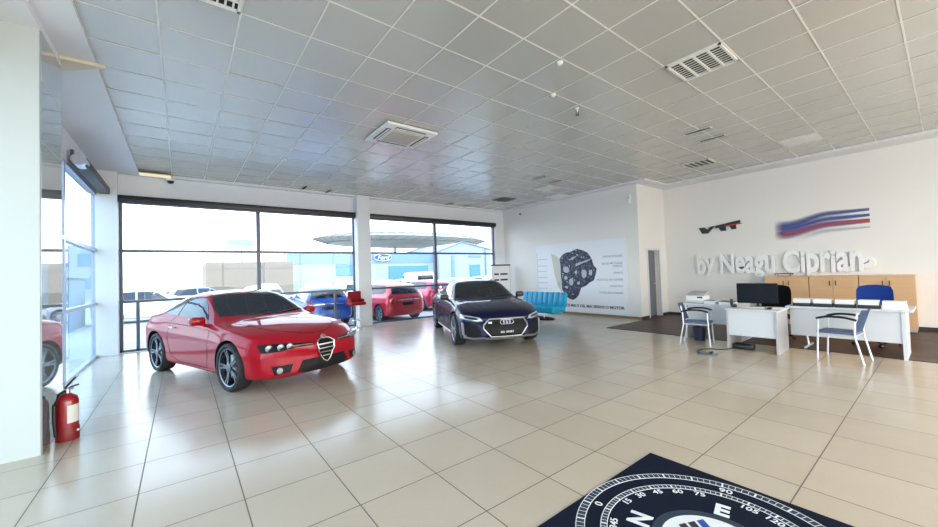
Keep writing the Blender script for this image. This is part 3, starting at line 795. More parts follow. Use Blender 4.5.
def parked(name, label, paint, rows, x, y, ang, sc=.95, group=None, detail=True, cat='car'):
    t = thing(name, label, cat, (x, y, OG), ang, group, sc)
    van = rows is VAN
    ax = 1.45 if van else 1.2
    hw = max(r[2] for r in rows)
    me = car_body(rows, .3, .12, ax, -ax, .3, hw)
    bv = mesh_bvh(me)
    me = cut_arches(me, .36, paint, hw, ax, -ax)
    link('body', me, t, 40)
    for xx in (ax, -ax):
        for s_ in (-1, 1): make_wheel(t, xx, s_*(hw-.10), .31, .2, 'rimlight', 7, False)
    if van:
        conform('windscreen', [(1.62, -.6), (1.62, .6), (1.05, .66), (1.05, -.66)], 'z', 1, bv, 'carglass', t, step=.1)
        for s_ in (-1, 1): conform('side_window', [(1.35, 1.15), (.55, 1.15), (.55, 1.65), (.95, 1.65)], 'y', s_, bv, 'carglass', t, step=.1)
        conform('rear_window', [(-.7, 1.2), (.7, 1.2), (.66, 1.65), (-.66, 1.65)], 'x', -1, bv, 'carglass', t, step=.1)
    else:
        conform('windscreen', [(.90, -.5), (.93, 0), (.90, .5), (.62, .6), (.25, .55), (.25, -.55), (.62, -.6)], 'z', 1, bv, 'carglass', t, step=.1)
        for s_ in (-1, 1):
            conform('side_window', [(.62, 1.0), (-.42, 1.0), (-.42, 1.35), (.1, 1.35), (.3, 1.26)], 'y', s_, bv, 'carglass', t, step=.1)
            conform('rear_side_window', [(-.47, 1.0), (-1.35, 1.03), (-1.5, 1.1), (-1.3, 1.32), (-.47, 1.36)], 'y', s_, bv, 'carglass', t, step=.1)
        conform('rear_window', [(-.62, 1.02), (.62, 1.02), (.54, 1.27), (-.54, 1.27)], 'x', -1, bv, 'carglass', t, step=.1)
    zt = 1.0 if van else .82
    for s_ in (-1, 1):
        conform('tail_light', [(s_*.60, zt-.14), (s_*.60, zt+.13), (s_*.73, zt+.13), (s_*.74, zt-.14)], 'x', -1, bv, 'redlens', t, step=.08)
        conform('headlight', [(s_*.48, .60), (s_*.50, .69), (s_*.72, .72), (s_*.74, .62)], 'x', 1, bv, 'lens', t, step=.08)
    if detail and not van:
        conform('tailgate_trim', strip([(-.52, .80), (0, .81), (.52, .80)], .035), 'x', -1, bv, 'chrome', t, step=.1, off=.014)
        conform('number_plate', [(-.25, .60), (.25, .60), (.25, .71), (-.25, .71)], 'x', -1, bv, 'carblack', t, step=.1, off=.012)
        conform('rear_bumper', [(-.68, .26), (.68, .26), (.72, .44), (-.72, .44)], 'x', -1, bv, paint, t, step=.1, off=.03)
    conform('front_grille', [(-.35, .33), (.35, .33), (.42, .5), (-.42, .5)], 'x', 1, bv, 'grille', t, step=.1)
    if detail and not van:
        mirror_pair(t, .56, .79, .96, paint)
    return t
OG = -.12
b = MB(); b.b2((-90, -90, OG-.2), (140, 160, OG)); 
g_ = struct(b.build('ground', 'asphalt', smooth=0))
for nm, c in (('p_red', (.62, .02, .035)), ('p_dred', (.42, .01, .05)), ('p_blue', (.01, .09, .42)), ('p_silver', (.52, .56, .60)), ('p_white', (.80, .81, .82)), ('p_grey', (.25, .29, .34)), ('p_ice', (.45, .58, .70))):
    MT[nm] = mat('paint_'+nm[2:], c, .3, metal=.2, coat=.8)
parked('hatchback_car', 'bright red hatchback seen from behind through the right window', 'p_red', HATCH, 6.15, 13.55, math.atan2(1, -.10), .95)
parked('hatchback_car', 'crimson hatchback parked behind the bright red one, right of it', 'p_dred', HATCH, 9.15, 15.6, math.atan2(1, -.05), .95)
parked('hatchback_car', 'blue hatchback outside, seen past the bonnet of the red coupe', 'p_blue', HATCH, 3.95, 14.35, math.atan2(1, .05), .93)
FAR = [('p_white', -1.1, 21.4, 0.05, 'white car outside at the far left, side on, behind the corner post'),
       ('p_grey', .85, 24.0, .3, 'grey car with dark windows parked outside above the red coupe roof'),
       ('p_ice', 5.6, 20.5, 1.5, 'pale blue car in the row beyond the blue hatchback'),
       ('p_white', 7.6, 21.5, 1.55, 'white car in the row between the tan building and the pillar'),
       ('p_silver', 10.0, 22.0, 1.5, 'silver car in the lot directly beyond the bright red hatchback'),
       ('p_silver', 14.2, 19.5, 1.3, 'silver car in the lot beyond the crimson hatchback'),
       ('p_white', 16.7, 20.5, 1.5, 'white car in the lot above the navy coupe roof'),
       ('p_silver', 2.7, 18.6, 1.6, 'silver car behind the blue hatchback, left of it'),
       ('p_white', 7.35, 17.65, 1.55, 'white car directly behind the blue hatchback, towards the pillar'),
       ('p_grey', 4.3, 26.8, 1.5, 'grey car in the back row in front of the tan building, left part'),
       ('p_silver', 8.9, 26.0, 1.5, 'silver car in the back row in front of the tan building, right part'),
       ('p_white', 12.0, 23.0, 1.5, 'white car in the lot between the two red hatchbacks'),
       ('p_ice', 19.3, 21.0, 1.5, 'pale blue car at the right end of the lot')]
for p_, x, y, a, lab in FAR: parked('parked_car', lab, p_, HATCH, x, y, a, .95, 'cars parked far out in the lot', False)
parked('white_van', 'white van with dark rear window parked beyond the red hatchbacks', 'p_white', VAN, 15.6, 27.5, 1.4, .95, None, False, 'van')
# scene outside: buildings
t = thing('tan_building', 'low tan panelled building outside behind the red coupe', 'building', (1.7, 40, OG))
b = MB(); b.b2((0, 0, 0), (3.95, 8, 3.35)); b.build('wall', 'facadebeige', t, smooth=0)
b = MB(); b.b2((4.45, 0, 0), (7.1, 8, 3.35)); b.build('wall', 'facadebeige', t, smooth=0)
b = MB(); b.b2((3.95, .3, 0), (4.45, 8, 3.35)); b.build('passage', 'facadewhite', t, smooth=0)
b = MB()
for k in range(12): b.b2((.0, -.03, .25*k+.3), (3.95, .0, .25*k+.315)); b.b2((4.45, -.03, .25*k+.3), (7.1, .0, .25*k+.315))
b.build('panel_joints', 'facadeline', t, smooth=0)
t = thing('glass_showroom', 'pale blue car dealership with oval sign outside, left of the gabled hall', 'building', (9.5, 46, OG))
b = MB(); b.b2((0, 0, 0), (19.7, 10, 4.65)); b.build('wall', 'facadewhite', t, smooth=0)
b = MB(); b.b2((0, -.06, 3.3), (19.7, 0, 4.75)); b.build('fascia', 'facadeblue', t, smooth=0)
b = MB(); b.b2((5.5, -.1, 1.8), (9.5, -.02, 3.2)); b.build('window', 'tealdark', t, smooth=0)
b = MB(); b.b2((12.5, -.1, .3), (18.6, -.02, 2.9)); b.build('window', 'tealdark', t, smooth=0)
b = MB(); b.lathe([(1.0, 0), (1.0, .12)], (0, 0, 0), 'y', 32)
ov = b.build('oval_sign', 'ovalblue', t); ov.location = (11.6, -.22, 4.05); ov.scale = (1.35, 1, .52)
b = MB(); ps = [(1.27*math.cos(a), -.02, .46*math.sin(a)) for a in [2*PI*i/32 for i in range(32)]]; b.tube(ps, .04, closed=True); o = b.build('sign_ring', 'matwhite', t); o.location = (11.6, -.2, 4.05)
text_mesh('sign_lettering', 'Ford', 'matwhite', t, (11.6, -.26, 4.03), (PI/2, 0, 0), .85, .01, .0, shear=.35)
t = thing('gabled_hall', 'white gabled hall with blue stripe outside, above the navy coupe', 'building', (29.4, 45, OG))
b = MB(); b.prism([(0, 0), (10, 0), (10, 5.3), (4.2, 6.3), (0, 4.9)], 0, 14, 'y'); b.build('wall', 'facadewhite', t, smooth=0)
b = MB(); b.tube([(-.2, -.1, 4.9), (4.2, -.1, 6.35), (10.2, -.1, 5.3)], .09); b.tube([(8.8, -.1, 5.4), (8.8, -.1, 0)], .09); b.build('roof_edge', 'roofdark', t)
b = MB(); b.b2((2.2, -.08, .2), (2.75, 0, 4.3)); b.build('blue_stripe', 'facadeblue', t, smooth=0)
b = MB(); b.b2((5.6, -.08, 1.0), (7.6, 0, 2.9)); b.build('window', 'tealdark', t, smooth=0)
b = MB(); b.b2((5.4, -.08, 4.0), (7.9, 0, 4.35)); b.build('sign_band', 'roofdark', t, smooth=0)
# filling station canopy: flat elliptical space frame
t = thing('elliptical_canopy', 'huge flat elliptical lattice roof outside beyond the buildings', 'canopy', (36, 66, OG))
b = MB(); b.lathe([(.05, .35), (.5, .30), (.85, .12), (1, 0), (.85, -.16), (.5, -.28), (.05, -.3)], (0, 0, 0), 'z', 48); o = b.build('roof_shell', 'canopy', t); o.scale = (18, 10, 4.0); o.location = (0, 0, 8.4)
b = MB()
def ell(a, k, dz): return (18.1*k*math.cos(a), 10.1*k*math.sin(a), 8.4+dz)
for k, dz in ((1.0, 0), (.87, .55), (.87, -.65), (.7, .95), (.5, 1.22)):
    b.tube([ell(2*PI*i/48, k, dz) for i in range(48)], .07, 5, closed=True)
for i in range(48):
    a, a2 = 2*PI*i/48, 2*PI*(i+1)/48
    b.tube([ell(a, 1.005, 0), ell(a2, .88, .6)], .05, 4); b.tube([ell(a2, 1.005, 0), ell(a, .88, -.7)], .05, 4); b.tube([ell(a, .88, .6), ell(a2, .7, 1.0)], .05, 4)
b.build('lattice', 'truss', t)
b = MB()
for x in (-10, -3, 4, 11): b.tube([(x, 0, 0), (x, 0, 8)], .25)
b.build('columns', 'facadewhite', t)
t = thing('booth', 'pale blue booth outside the left glazing, seen low behind it', 'booth', (-3.6, 20.0, OG))
b = MB(); b.b2((-1.6, -1.5, 0), (.5, 1.5, 1.9)); b.build('wall', 'facadeblue', t, smooth=0)
b = MB(); b.b2((-1.7, -1.6, 1.9), (.6, 1.6, 2.0)); b.build('roof', 'facadewhite', t, smooth=0)
b = MB(); b.b2((-1.2, -1.53, .9), (.2, -1.5, 1.6)); b.build('window', 'tealdark', t, smooth=0)
t = thing('neighbour_building', 'pale office block outside seen through the side glazing', 'building', (-16, 58, OG))
b = MB(); b.b2((0, 0, 0), (9, 10, 6)); b.build('wall', 'facadewhite', t, smooth=0)
for k in range(4): b = MB(); b.b2((.8+2.1*k, -.06, 1.2), (2.2+2.1*k, 0, 2.6)); b.build('window', 'tealdark', t, smooth=0)
for k in range(4): b = MB(); b.b2((.8+2.1*k, -.06, 3.7), (2.2+2.1*k, 0, 5.1)); b.build('window', 'tealdark', t, smooth=0)
t = thing('pylon_sign', 'white price pylon standing far outside above the red coupe', 'sign', (6.9, 62, OG))
b = MB(); b.b2((-.12, 0, 0), (.12, .2, 7)); b.build('post', 'facadewhite', t, smooth=0)
b = MB(); b.b2((-1.7, -.05, 6.2), (1.5, .2, 7.5), bev=.05); b.build('sign_face', 'facadewhite', t, smooth=0)


# ------------------------------------------------------------------ CEILING FITTINGS
def tile_xy(i, j): return CX+CS*(i+.5), CY+CT*(j+.5)
def louvre(name, label, i, j, slots=10, groups=4, cat='ceiling vent', grp=None, slatm='tbar'):
    x, y = tile_xy(i, j); t = thing(name, label, cat, (x, y, CZ-.012), 0, grp)
    b = MB(); L = .295
    for a, c in (((-L, -L), (L, -L+.025)), ((-L, L-.025), (L, L)), ((-L, -L), (-L+.025, L)), ((L-.025, -L), (L, L))): b.b2((*a, -.006), (*c, .02))
    b.build('frame', 'tbar', t, smooth=0)
    b = MB(); b.b2((-L+.01, -L+.01, .016), (L-.01, L-.01, .019)); b.build('opening', 'darkhole', t, smooth=0)
    for k in range(1, groups): 
        b = MB(); yy = -L+2*L*k/groups; b.b2((-L+.02, yy-.012, -.004), (L-.02, yy+.012, .015)); b.build('divider', 'tbar', t, smooth=0)
    for k in range(1, slots):
        b = MB(); xx = -L+2*L*k/slots; b.box((xx, 0, .006), (.017, 2*L-.05, .004), rot=None); b.build('slat', slatm, t, smooth=0)
    return t
louvre('ceiling_grille', 'large white slatted ceiling grille in four bays, near the top centre right', 7, -2)
louvre('ceiling_grille', 'slatted ceiling grille cut off by the top edge on the left', -1, 1)
louvre('ceiling_grille', 'small dark ceiling grille above the letter wall, beyond the big slatted grille', 15, 1, 12, 5, slatm='frame')
def dark_panel(label, i, j):
    x, y = tile_xy(i, j); t = thing('ceiling_diffuser', label, 'ceiling vent', (x, y, CZ-.012))
    b = MB(); b.b2((-.29, -.29, -.004), (.29, .29, .015)); b.build('plate', MT['perf'], t, smooth=0)
    b = MB()
    for k in range(4):
        q = .25-.06*k
        for a, c in (((-q, -q), (q, -q+.012)), ((-q, q-.012), (q, q)), ((-q, -q), (-q+.012, q)), ((q-.012, -q), (q, q))): b.b2((*a, -.012), (*c, -.002))
    b.build('louvre_rings', 'frame', t, smooth=0)
MT['perf'] = mat('perforated_grey', (.16, .17, .18), .6)
dark_panel('grey square ceiling diffuser in the far corner above the navy coupe', 13, 10)
for i, j, lab in ((15, -2, 'plain white light panel flush in the ceiling above the letter wall'), (13, 7, 'pale flush light panel in the ceiling over the navy coupe'), (15, 8, 'pale flush light panel in the ceiling against the poster wall')):
    x, y = tile_xy(i, j); t = thing('light_panel', lab, 'ceiling light', (x, y, CZ-.01), 0, None)
    b = MB(); b.b2((-.295, -.295, -.004), (.295, .295, .015), bev=.003); b.build('frame', 'tbar', t, smooth=0)
    b = MB(); b.b2((-.27, -.27, -.007), (.27, .27, -.003)); b.build('diffuser', 'paleplate', t, smooth=0)
def slot(label, x, y, L=.42, grp=None):
    t = thing('air_slot', label, 'ceiling vent', (x, y, CZ-.01), 0, grp)
    b = MB(); b.b2((-.05, -L/2-.02, -.004), (.05, L/2+.02, .012)); b.build('frame', 'tbar', t, smooth=0)
    b = MB(); b.b2((-.035, -L/2, -.006), (.035, L/2, -.003)); b.build('opening', 'darkhole', t, smooth=0)
for x, y, lab in ((7.5, 2.72, 'black ceiling air slot below the big slatted grille, left one of the pair'), (8.18, 2.72, 'black ceiling air slot below the big slatted grille, right one of the pair'),
                  (7.51, 6.53, 'black ceiling air slot above the engine poster, left one of the pair'), (8.23, 6.60, 'black ceiling air slot above the engine poster, right one of the pair'),
                  (2.66, 10.6, 'black ceiling air slot over the left window, left one of the pair'), (3.33, 10.75, 'black ceiling air slot over the left window, right one of the pair'),
                  (7.5, 10.7, 'black ceiling air slot over the right window, left one of the pair'), (8.3, 10.78, 'black ceiling air slot over the right window, right one of the pair')):
    slot(lab, x, y)
# air-conditioning cassette
t = thing('air_conditioner', 'square white ceiling air conditioner cassette with beige intake', 'air conditioner', (3.09, 5.83, CZ))
b = MB(); b.box((0, 0, -.022), (.95, .95, .045), bev=.015); b.build('housing', 'whiteplastic', t)
b = MB(); b.box((0, 0, -.05), (.50, .50, .015), bev=.01)
b.build('intake_grille', mat('beige_intake', (.50, .45, .36), .7), t)
b = MB()
for k in range(14): b.box((0, -.21+.032*k, -.06), (.44, .008, .006))
b.build('intake_bars', 'greyside', t, smooth=0)
for k in range(4):
    b = MB(); R_ = Matrix.Rotation(k*PI/2, 4, 'Z'); b.box((0, .36, -.046), (.56, .075, .008), bev=.003); bmesh.ops.rotate(b.bm, verts=b.bm.verts, cent=(0, 0, 0), matrix=R_); b.build('air_outlet', 'darkhole', t)
    b = MB(); b.box((0, .36, -.054), (.54, .028, .006)); bmesh.ops.rotate(b.bm, verts=b.bm.verts, cent=(0, 0, 0), matrix=R_); b.build('air_flap', 'whiteplastic', t)
# warm lit panel in the left far corner
t = thing('ceiling_lamp', 'lit warm yellow rectangular ceiling lamp in the far left corner', 'ceiling light', (-.44, 10.80, 3.925))
b = MB(); b.b2((-.29, -.13, -.01), (.29, .13, .01)); b.build('frame', 'beigelamp', t, smooth=0)
b = MB(); b.b2((-.27, -.115, -.016), (.27, .115, -.009)); b.build('diffuser', 'lampwarm', t, smooth=0)
b = MB(); b.prism([(-.995, 5.63), (-1.03, 5.95), (-.64, 5.62)], 3.895, 3.93); tag(b.build('ceiling_wedge', 'beigelamp', smooth=0), 'beige wedge shaped plate on the soffit beside the left column', 'plate')
# detectors
def detector(label, x, y, z=CZ):
    t = thing('smoke_detector', label, 'smoke detector', (x, y, z), 0, None, .72)
    b = MB(); b.lathe([(.055, 0), (.055, -.012), (.03, -.016)]); b.build('base', 'whiteplastic', t)
    b = MB(); b.lathe([(.045, -.012), (.048, -.03), (.03, -.05), (.001, -.052)]); b.build('sensor_head', 'whiteplastic', t)
detector('white smoke detector on the ceiling, nearest the camera at top centre', 3.58, 2.73)
detector('white smoke detector on the ceiling between the air conditioner and the big grille', 4.15, 3.30)
detector('white smoke detector on the ceiling over the red coupe', 1.70, 8.20)
detector('white smoke detector on the ceiling far back near the poster wall', 7.73, 8.12)
t = thing('ceiling_sprinkler', 'small dark hanging sprinkler on the ceiling between two smoke detectors', 'sprinkler', (4.81, 3.38, CZ))
b = MB(); b.lathe([(.03, 0), (.03, -.01), (.012, -.02), (.012, -.06)]); b.build('fitting', 'whiteplastic', t)
b = MB(); b.tube([(.02, 0, -.06), (.03, 0, -.085), (.01, 0, -.11)], .006); b.tube([(-.02, 0, -.06), (-.03, 0, -.085), (-.01, 0, -.11)], .006); b.lathe([(.03, -.11), (.03, -.115)]); b.build('sprinkler_head', 'black', t)
t = thing('security_camera', 'small white dome security camera above the left front window', 'security camera', (-.18, 10.98, 3.93))
b = MB(); b.lathe([(.09, 0), (.09, -.05), (.075, -.07)]); b.build('base', 'whiteplastic', t)
b = MB(); b.lathe([(.07, -.06), (.066, -.09), (.04, -.125), (.001, -.135)]); b.build('dome', 'black', t)
t = thing('security_camera', 'tiny black camera high on the poster wall by the window corner', 'security camera', (10.45, 10.1, 3.72))
b = MB(); b.box((-.03, 0, 0), (.06, .05, .05), bev=.008); b.build('housing', 'black', t)
b = MB(); b.cyl((-.065, 0, 0), .018, .02, 'x', 14); b.build('lens', 'grille', t)
t = thing('wall_sensor', 'white wall sensor box high on the poster wall near its corner', 'sensor', (10.45, 5.68, 3.53))
b = MB(); b.box((-.02, 0, 0), (.045, .085, .26), bev=.01); b.build('housing', 'whiteplastic', t)
b = MB(); b.box((-.045, 0, .03), (.006, .05, .05)); b.build('sensor_window', 'greyside', t, smooth=0)

# ------------------------------------------------------------------ FIRE EXTINGUISHER
t = thing('fire_extinguisher', 'red fire extinguisher with paper label standing by the left column', 'fire extinguisher', (-.90, 5.36, 0), .75)
b = MB(); b.lathe([(.001, .012), (.078, .012), (.080, .03), (.080, .37), (.070, .41), (.04, .44), (.024, .45)], n=32); b.build('cylinder', 'extred', t)
b = MB(); b.lathe([(.083, 0), (.084, .02), (.084, .12), (.081, .125)], n=32); b.build('base_ring', mat('dark_red_plastic', (.22, .008, .01), .45), t)
b = MB(); b.cyl((0, 0, .465), .022, .05, n=16); b.box((.02, 0, .485), (.05, .02, .02)); b.build('valve', 'silver', t)
b = MB(); b.tube([(-.01, 0, .485), (.04, .01, .50), (.10, .01, .505)], .008); b.build('carry_handle', 'black', t)
b = MB(); b.tube([(-.02, 0, .50), (.03, .01, .54), (.075, .01, .585)], .009); b.build('squeeze_lever', 'black', t)
b = MB(); b.tube([(-.02, 0, .475), (-.07, 0, .45), (-.105, 0, .36), (-.105, 0, .2), (-.092, 0, .06)], .014); b.build('hose', 'black', t)
b = MB()
ring = []
for k in range(9):
    a = math.radians(-125+ (110*k/8)); ring.append((.0815*math.cos(a), .0815*math.sin(a)))
for (a, c) in zip(ring, ring[1:]):
    b.bm.faces.new([b.bm.verts.new((*a, .17)), b.bm.verts.new((*c, .17)), b.bm.verts.new((*c, .34)), b.bm.verts.new((*a, .34))])
bmesh.ops.remove_doubles(b.bm, verts=b.bm.verts, dist=1e-5); bmesh.ops.solidify(b.bm, geom=b.bm.faces[:], thickness=.0015)
b.build('paper_label', 'label', t)
b = MB(); b.cyl((.03, -.08, .085), .011, .01, 'y', 12); b.build('badge', 'whiteplastic', t)

# ------------------------------------------------------------------ FLOOR MAT
t = thing('floor_mat', 'black square floor mat printed with a white compass dial', 'mat', (2.2235, .822, 0))
b = MB(); b.b2((-.75, -.71, 0), (.75, .71, .006)); b.build('mat_body', 'mat', t, smooth=0)
def flat_ring(b, r0_, r1_, z0=.006, z1=.0072, n=96, a0=0, a1=2*PI):
    k_ = n if a1-a0 > 6.28 else n+1
    A = []
    for i in range(k_):
        a = a0+(a1-a0)*i/n; A.append([b.bm.verts.new((r*math.cos(a), r*math.sin(a), z)) for r, z in ((r0_, z0), (r1_, z0), (r1_, z1), (r0_, z1))])
    for i in range(n):
        p, q = A[i], A[(i+1) % k_]
        for e in range(4): b.bm.faces.new((p[e], p[(e+1) % 4], q[(e+1) % 4], q[e]))
for r1, r2, nm in ((.660, .708, 'outer_scale'), (.535, .570, 'inner_scale')):
    b = MB(); flat_ring(b, r1, r2); b.build(nm+'_band', 'matgrey', t, smooth=0)
    b = MB(); flat_ring(b, r2-.002, r2+.0025, .006, .0078); flat_ring(b, r1-.0025, r1+.002, .006, .0078)
    for k in range(120):
        a = math.radians(3*k); big = (k % 5 == 0)
        wv = .0105 if big else .003
        R_ = Matrix.Rotation(a, 4, 'Z')
        b.box(((r1+r2)/2, 0, .0072), (r2-r1, wv, .0016), rot=R_) if False else None
        c = R_ @ Vector(((r1+r2)/2, 0, .0069))
        r = bmesh.ops.create_cube(b.bm, size=1)
        for v in r['verts']: v.co = (R_ @ Vector((v.co.x*(r2-r1), v.co.y*wv, v.co.z*.0018)))+c
    b.build(nm+'_marks', 'matwhite', t, smooth=0)
for k in range(24):
    d = 15*k; a = math.radians(103-d)
    card = d % 90 == 0
    r_ = .615 if card else .497
    text_mesh('dial_number', str(d), 'matwhite', t, (r_*math.cos(a), r_*math.sin(a), .0068), (0, 0, a-PI/2), .068 if card else .058, .0006, .001, sx=1.15)
for k, ch in enumerate('NESW'):
    a = math.radians(103-90*k)
    text_mesh('compass_letter', ch, 'matwhite', t, (.365*math.cos(a), .365*math.sin(a), .0068), (0, 0, a-PI/2), .165, .0008, .006)
b = MB(); flat_ring(b, .252, .30, .006, .0075); b.build('disc_rim', 'matgrey', t, smooth=0)
b = MB(); b.lathe([(.252, .006), (.252, .0078)], n=64); b.build('centre_disc', 'matwhite', t, smooth=0)
for k in range(3):
    b = MB(); b.prism([(-.09+.062*k, -.03), (-.045+.062*k, -.03), (-.015+.062*k, .09), (-.06+.062*k, .09)], .0078, .0086); o = b.build('disc_stripe', ('blackprint', 'blackprint', 'p_blue')[k], t, smooth=0); o.location = (.10*math.cos(math.radians(60)), .10*math.sin(math.radians(60)), 0); o.rotation_euler = (0, 0, math.radians(-25))

# ------------------------------------------------------------------ BAR STOOL
t = thing('bar_stool', 'red bar stool on a thin chrome pole by the window pillar', 'stool', (3.98, 10.48, 0))
b = MB(); b.lathe([(.001, 0), (.20, 0), (.20, .012), (.06, .03), (.03, .05), (.001, .05)], n=32); b.build('base', 'chrome', t)
b = MB(); b.cyl((0, 0, .36), .024, .66, n=16); b.build('pole', 'chrome', t)
b = MB(); b.tube([(.14*math.cos(a), .14*math.sin(a), .25) for a in [2*PI*i/20 for i in range(20)]], .009, closed=True); b.tube([(0, 0, .25), (.14, 0, .25)], .008); b.build('foot_ring', 'chrome', t)
b = MB(); b.box((0, 0, .73), (.44, .40, .09), bev=.035); b.build('seat', 'redseat', t)
b = MB(); b.box((0, .17, .91), (.40, .07, .34), bev=.03); b.box((-.19, .05, .80), (.04, .26, .12), bev=.015); b.box((.19, .05, .80), (.04, .26, .12), bev=.015); b.build('backrest', 'redseat', t)

# ------------------------------------------------------------------ SOFA
t = thing('sofa', 'turquoise blue tufted sofa on a chrome pedestal before the engine poster', 'sofa', (8.88, 7.98, 0), 0, None, .96)
b = MB(); b.box((-.02, 0, .34), (.66, 1.80, .22), bev=.07)
b.build('seat', 'teal', t)
for k in range(8):   # channelled back cushions
    b = MB(); R_ = Matrix.Rotation(math.radians(12), 4, 'Y')
    r = b.box((0, 0, 0), (.15, .240, .50), rot=R_, bev=.05)
    o = b.build('back_cushion', 'teal', t); o.location = (.30, -.7875+.225*k, .60)
b = MB(); b.tube([(-.30, -.74, .2), (-.30, .74, .2), (.30, .74, .2), (.30, -.74, .2)], .016, closed=True); b.tube([(-.30, 0, .2), (.30, 0, .2)], .016)
b.build('frame', 'silver', t)
b = MB(); b.cyl((0, -.25, .11), .03, .2); b.cyl((0, .25, .11), .03, .2); b.build('pedestal', 'chrome', t)
b = MB(); b.tube([(.30*math.cos(a), .62*math.sin(a), .018) for a in [2*PI*i/32 for i in range(32)]], .018, closed=True); b.tube([(-.3, 0, .018), (.3, 0, .018)], .018); b.tube([(0, -.6, .018), (0, .6, .018)], .018); b.build('base_ring', 'black', t)

# ------------------------------------------------------------------ POSTER
t = thing('wall_poster', 'large white wall poster showing a dark engine block', 'poster', (10.45, 0, 0))
b = MB(); b.b2((-.012, 5.86, .09), (0, 9.36, 2.40)); b.build('sheet', 'poster', t, smooth=0)
b = MB(); b.b2((-.02, 5.83, .07), (0, 5.86, 2.42)); b.b2((-.02, 9.36, .07), (0, 9.39, 2.42)); b.b2((-.02, 5.83, 2.40), (0, 9.39, 2.42)); b.build('edge_strip', 'soffit', t, smooth=0)
eng = [(8.30, 1.89), (8.2, 2.0), (8.02, 2.09), (7.85, 2.10), (7.58, 2.19), (7.35, 2.13), (7.17, 2.04), (7.08, 1.92), (7.01, 1.80), (6.96, 1.62), (6.85, 1.50), (6.90, 1.3), (6.97, 1.13), (7.1, 1.08), (7.28, .95), (7.46, .89), (7.52, .74), (7.58, .62), (7.7, .52), (7.84, .47), (8.06, .58), (8.16, .72), (8.24, .82), (8.25, 1.1), (8.27, 1.32), (8.27, 1.6)]
b = MB(); b.prism(eng, -.0145, -.012, 'x'); b.build('engine_picture', 'engine', t, smooth=0)
b = MB(); b.prism([(8.67, 2.1), (8.49, 2.03), (8.30, 1.89), (8.27, 1.32), (8.26, .73), (8.43, .94), (8.56, 1.42)], -.0140, -.012, 'x'); b.build('engine_cover_picture', 'enginebeige', t, smooth=0)
bl = [[(8.18, 1.63), (7.93, 1.59), (7.91, 1.41), (8.13, 1.38)], [(8.14, 1.29), (7.99, 1.29), (7.99, 1.16), (8.14, 1.16)], [(7.91, 1.22), (7.73, 1.19), (7.78, .95), (7.94, 1.01)],
      [(7.67, 1.66), (7.04, 1.86), (7.08, 1.80), (7.64, 1.60)], [(7.43, 1.49), (7.29, 1.51), (7.23, 1.31), (7.36, 1.16), (7.41, 1.31)], [(8.12, .95), (7.99, .96), (7.99, .86), (8.11, .85)],
      [(7.16, 1.45), (7.02, 1.48), (7.01, 1.3), (7.13, 1.28)], [(7.9, 1.85), (7.6, 1.95), (7.6, 1.9), (7.9, 1.8)], [(7.7, 1.45), (7.6, 1.48), (7.58, 1.36), (7.68, 1.33)], [(8.4, 1.05), (8.3, 1.1), (8.3, .95), (8.38, .98)], [(7.62, 1.1), (7.5, 1.12), (7.5, 1.0), (7.6, .98)]]
def rough_outline(q):
    out = []
    for i in range(len(q)):
        a, c = q[i], q[(i+1) % len(q)]
        for k_ in (.25, .5, .75): out.append((a[0]+(c[0]-a[0])*k_+rnd.uniform(-.02, .02), a[1]+(c[1]-a[1])*k_+rnd.uniform(-.02, .02)))
    return out
for q in bl: b = MB(); b.prism(rough_outline(q), -.0165, -.0145, 'x'); b.build('engine_highlight', 'enginelight', t, smooth=0)
RW = (PI/2, 0, -PI/2)
def wall_line(y_right, y_left, z, body, m='blackprint', size=.10, bold=.001, parent=t):
    cu = text_mesh('text_line', body, m, parent, (-.013, y_right, z), RW, size, .0008, bold, 'RIGHT')
    wd = cu.dimensions.x if cu.dimensions.x else 1
    xs = [v.co.x for v in cu.data.vertices]; wd = max(xs)-min(xs)
    k = (y_left-y_right)/wd
    for v in cu.data.vertices: v.co.x *= k
for z, yr, yl, bd in ((1.87, 5.97, 6.62, 'DIAGNOSTICARE'), (1.65, 5.97, 6.66, 'REVIZII MOTOARE'), (1.56, 5.97, 6.30, 'COMPLETE'), (1.36, 5.97, 6.27, 'REPARATII'), (1.15, 5.97, 6.87, 'ARTICOLE DE VOPSIRE'), (.95, 5.97, 6.41, 'DYNO DAY'), (.745, 5.97, 6.78, 'DYNO BENCHMARK')):
    wall_line(yr, yl, z, bd, 'greyprint', .085)
wall_line(5.97, 8.10, .29, 'CE MAI E CEL MAI SERIOS O MOTOR', 'blackprint', .12, .004)
for z, yl in ((1.91, 9.30), (1.67, 9.30), (1.47, 9.30), (1.25, 9.30), (1.06, 9.30), (.86, 9.3)):
    b = MB(); y_ = 8.86+.05*(1.9-z)
    for k in range(8): b.b2((-.0135, yl-.055*k-.045, z-.016), (-.012, yl-.055*k, z+.012))
    b.build('faded_text_line', 'facadeline2', t, smooth=0) if 'facadeline2' in MT else b.build('faded_text_line', mat('faded_print', (.52, .52, .60), .7), t, smooth=0)
b = MB(); b.b2((-.0135, 9.325, .76), (-.012, 9.335, 2.15)); b.build('margin_line', 'greyprint', t, smooth=0)

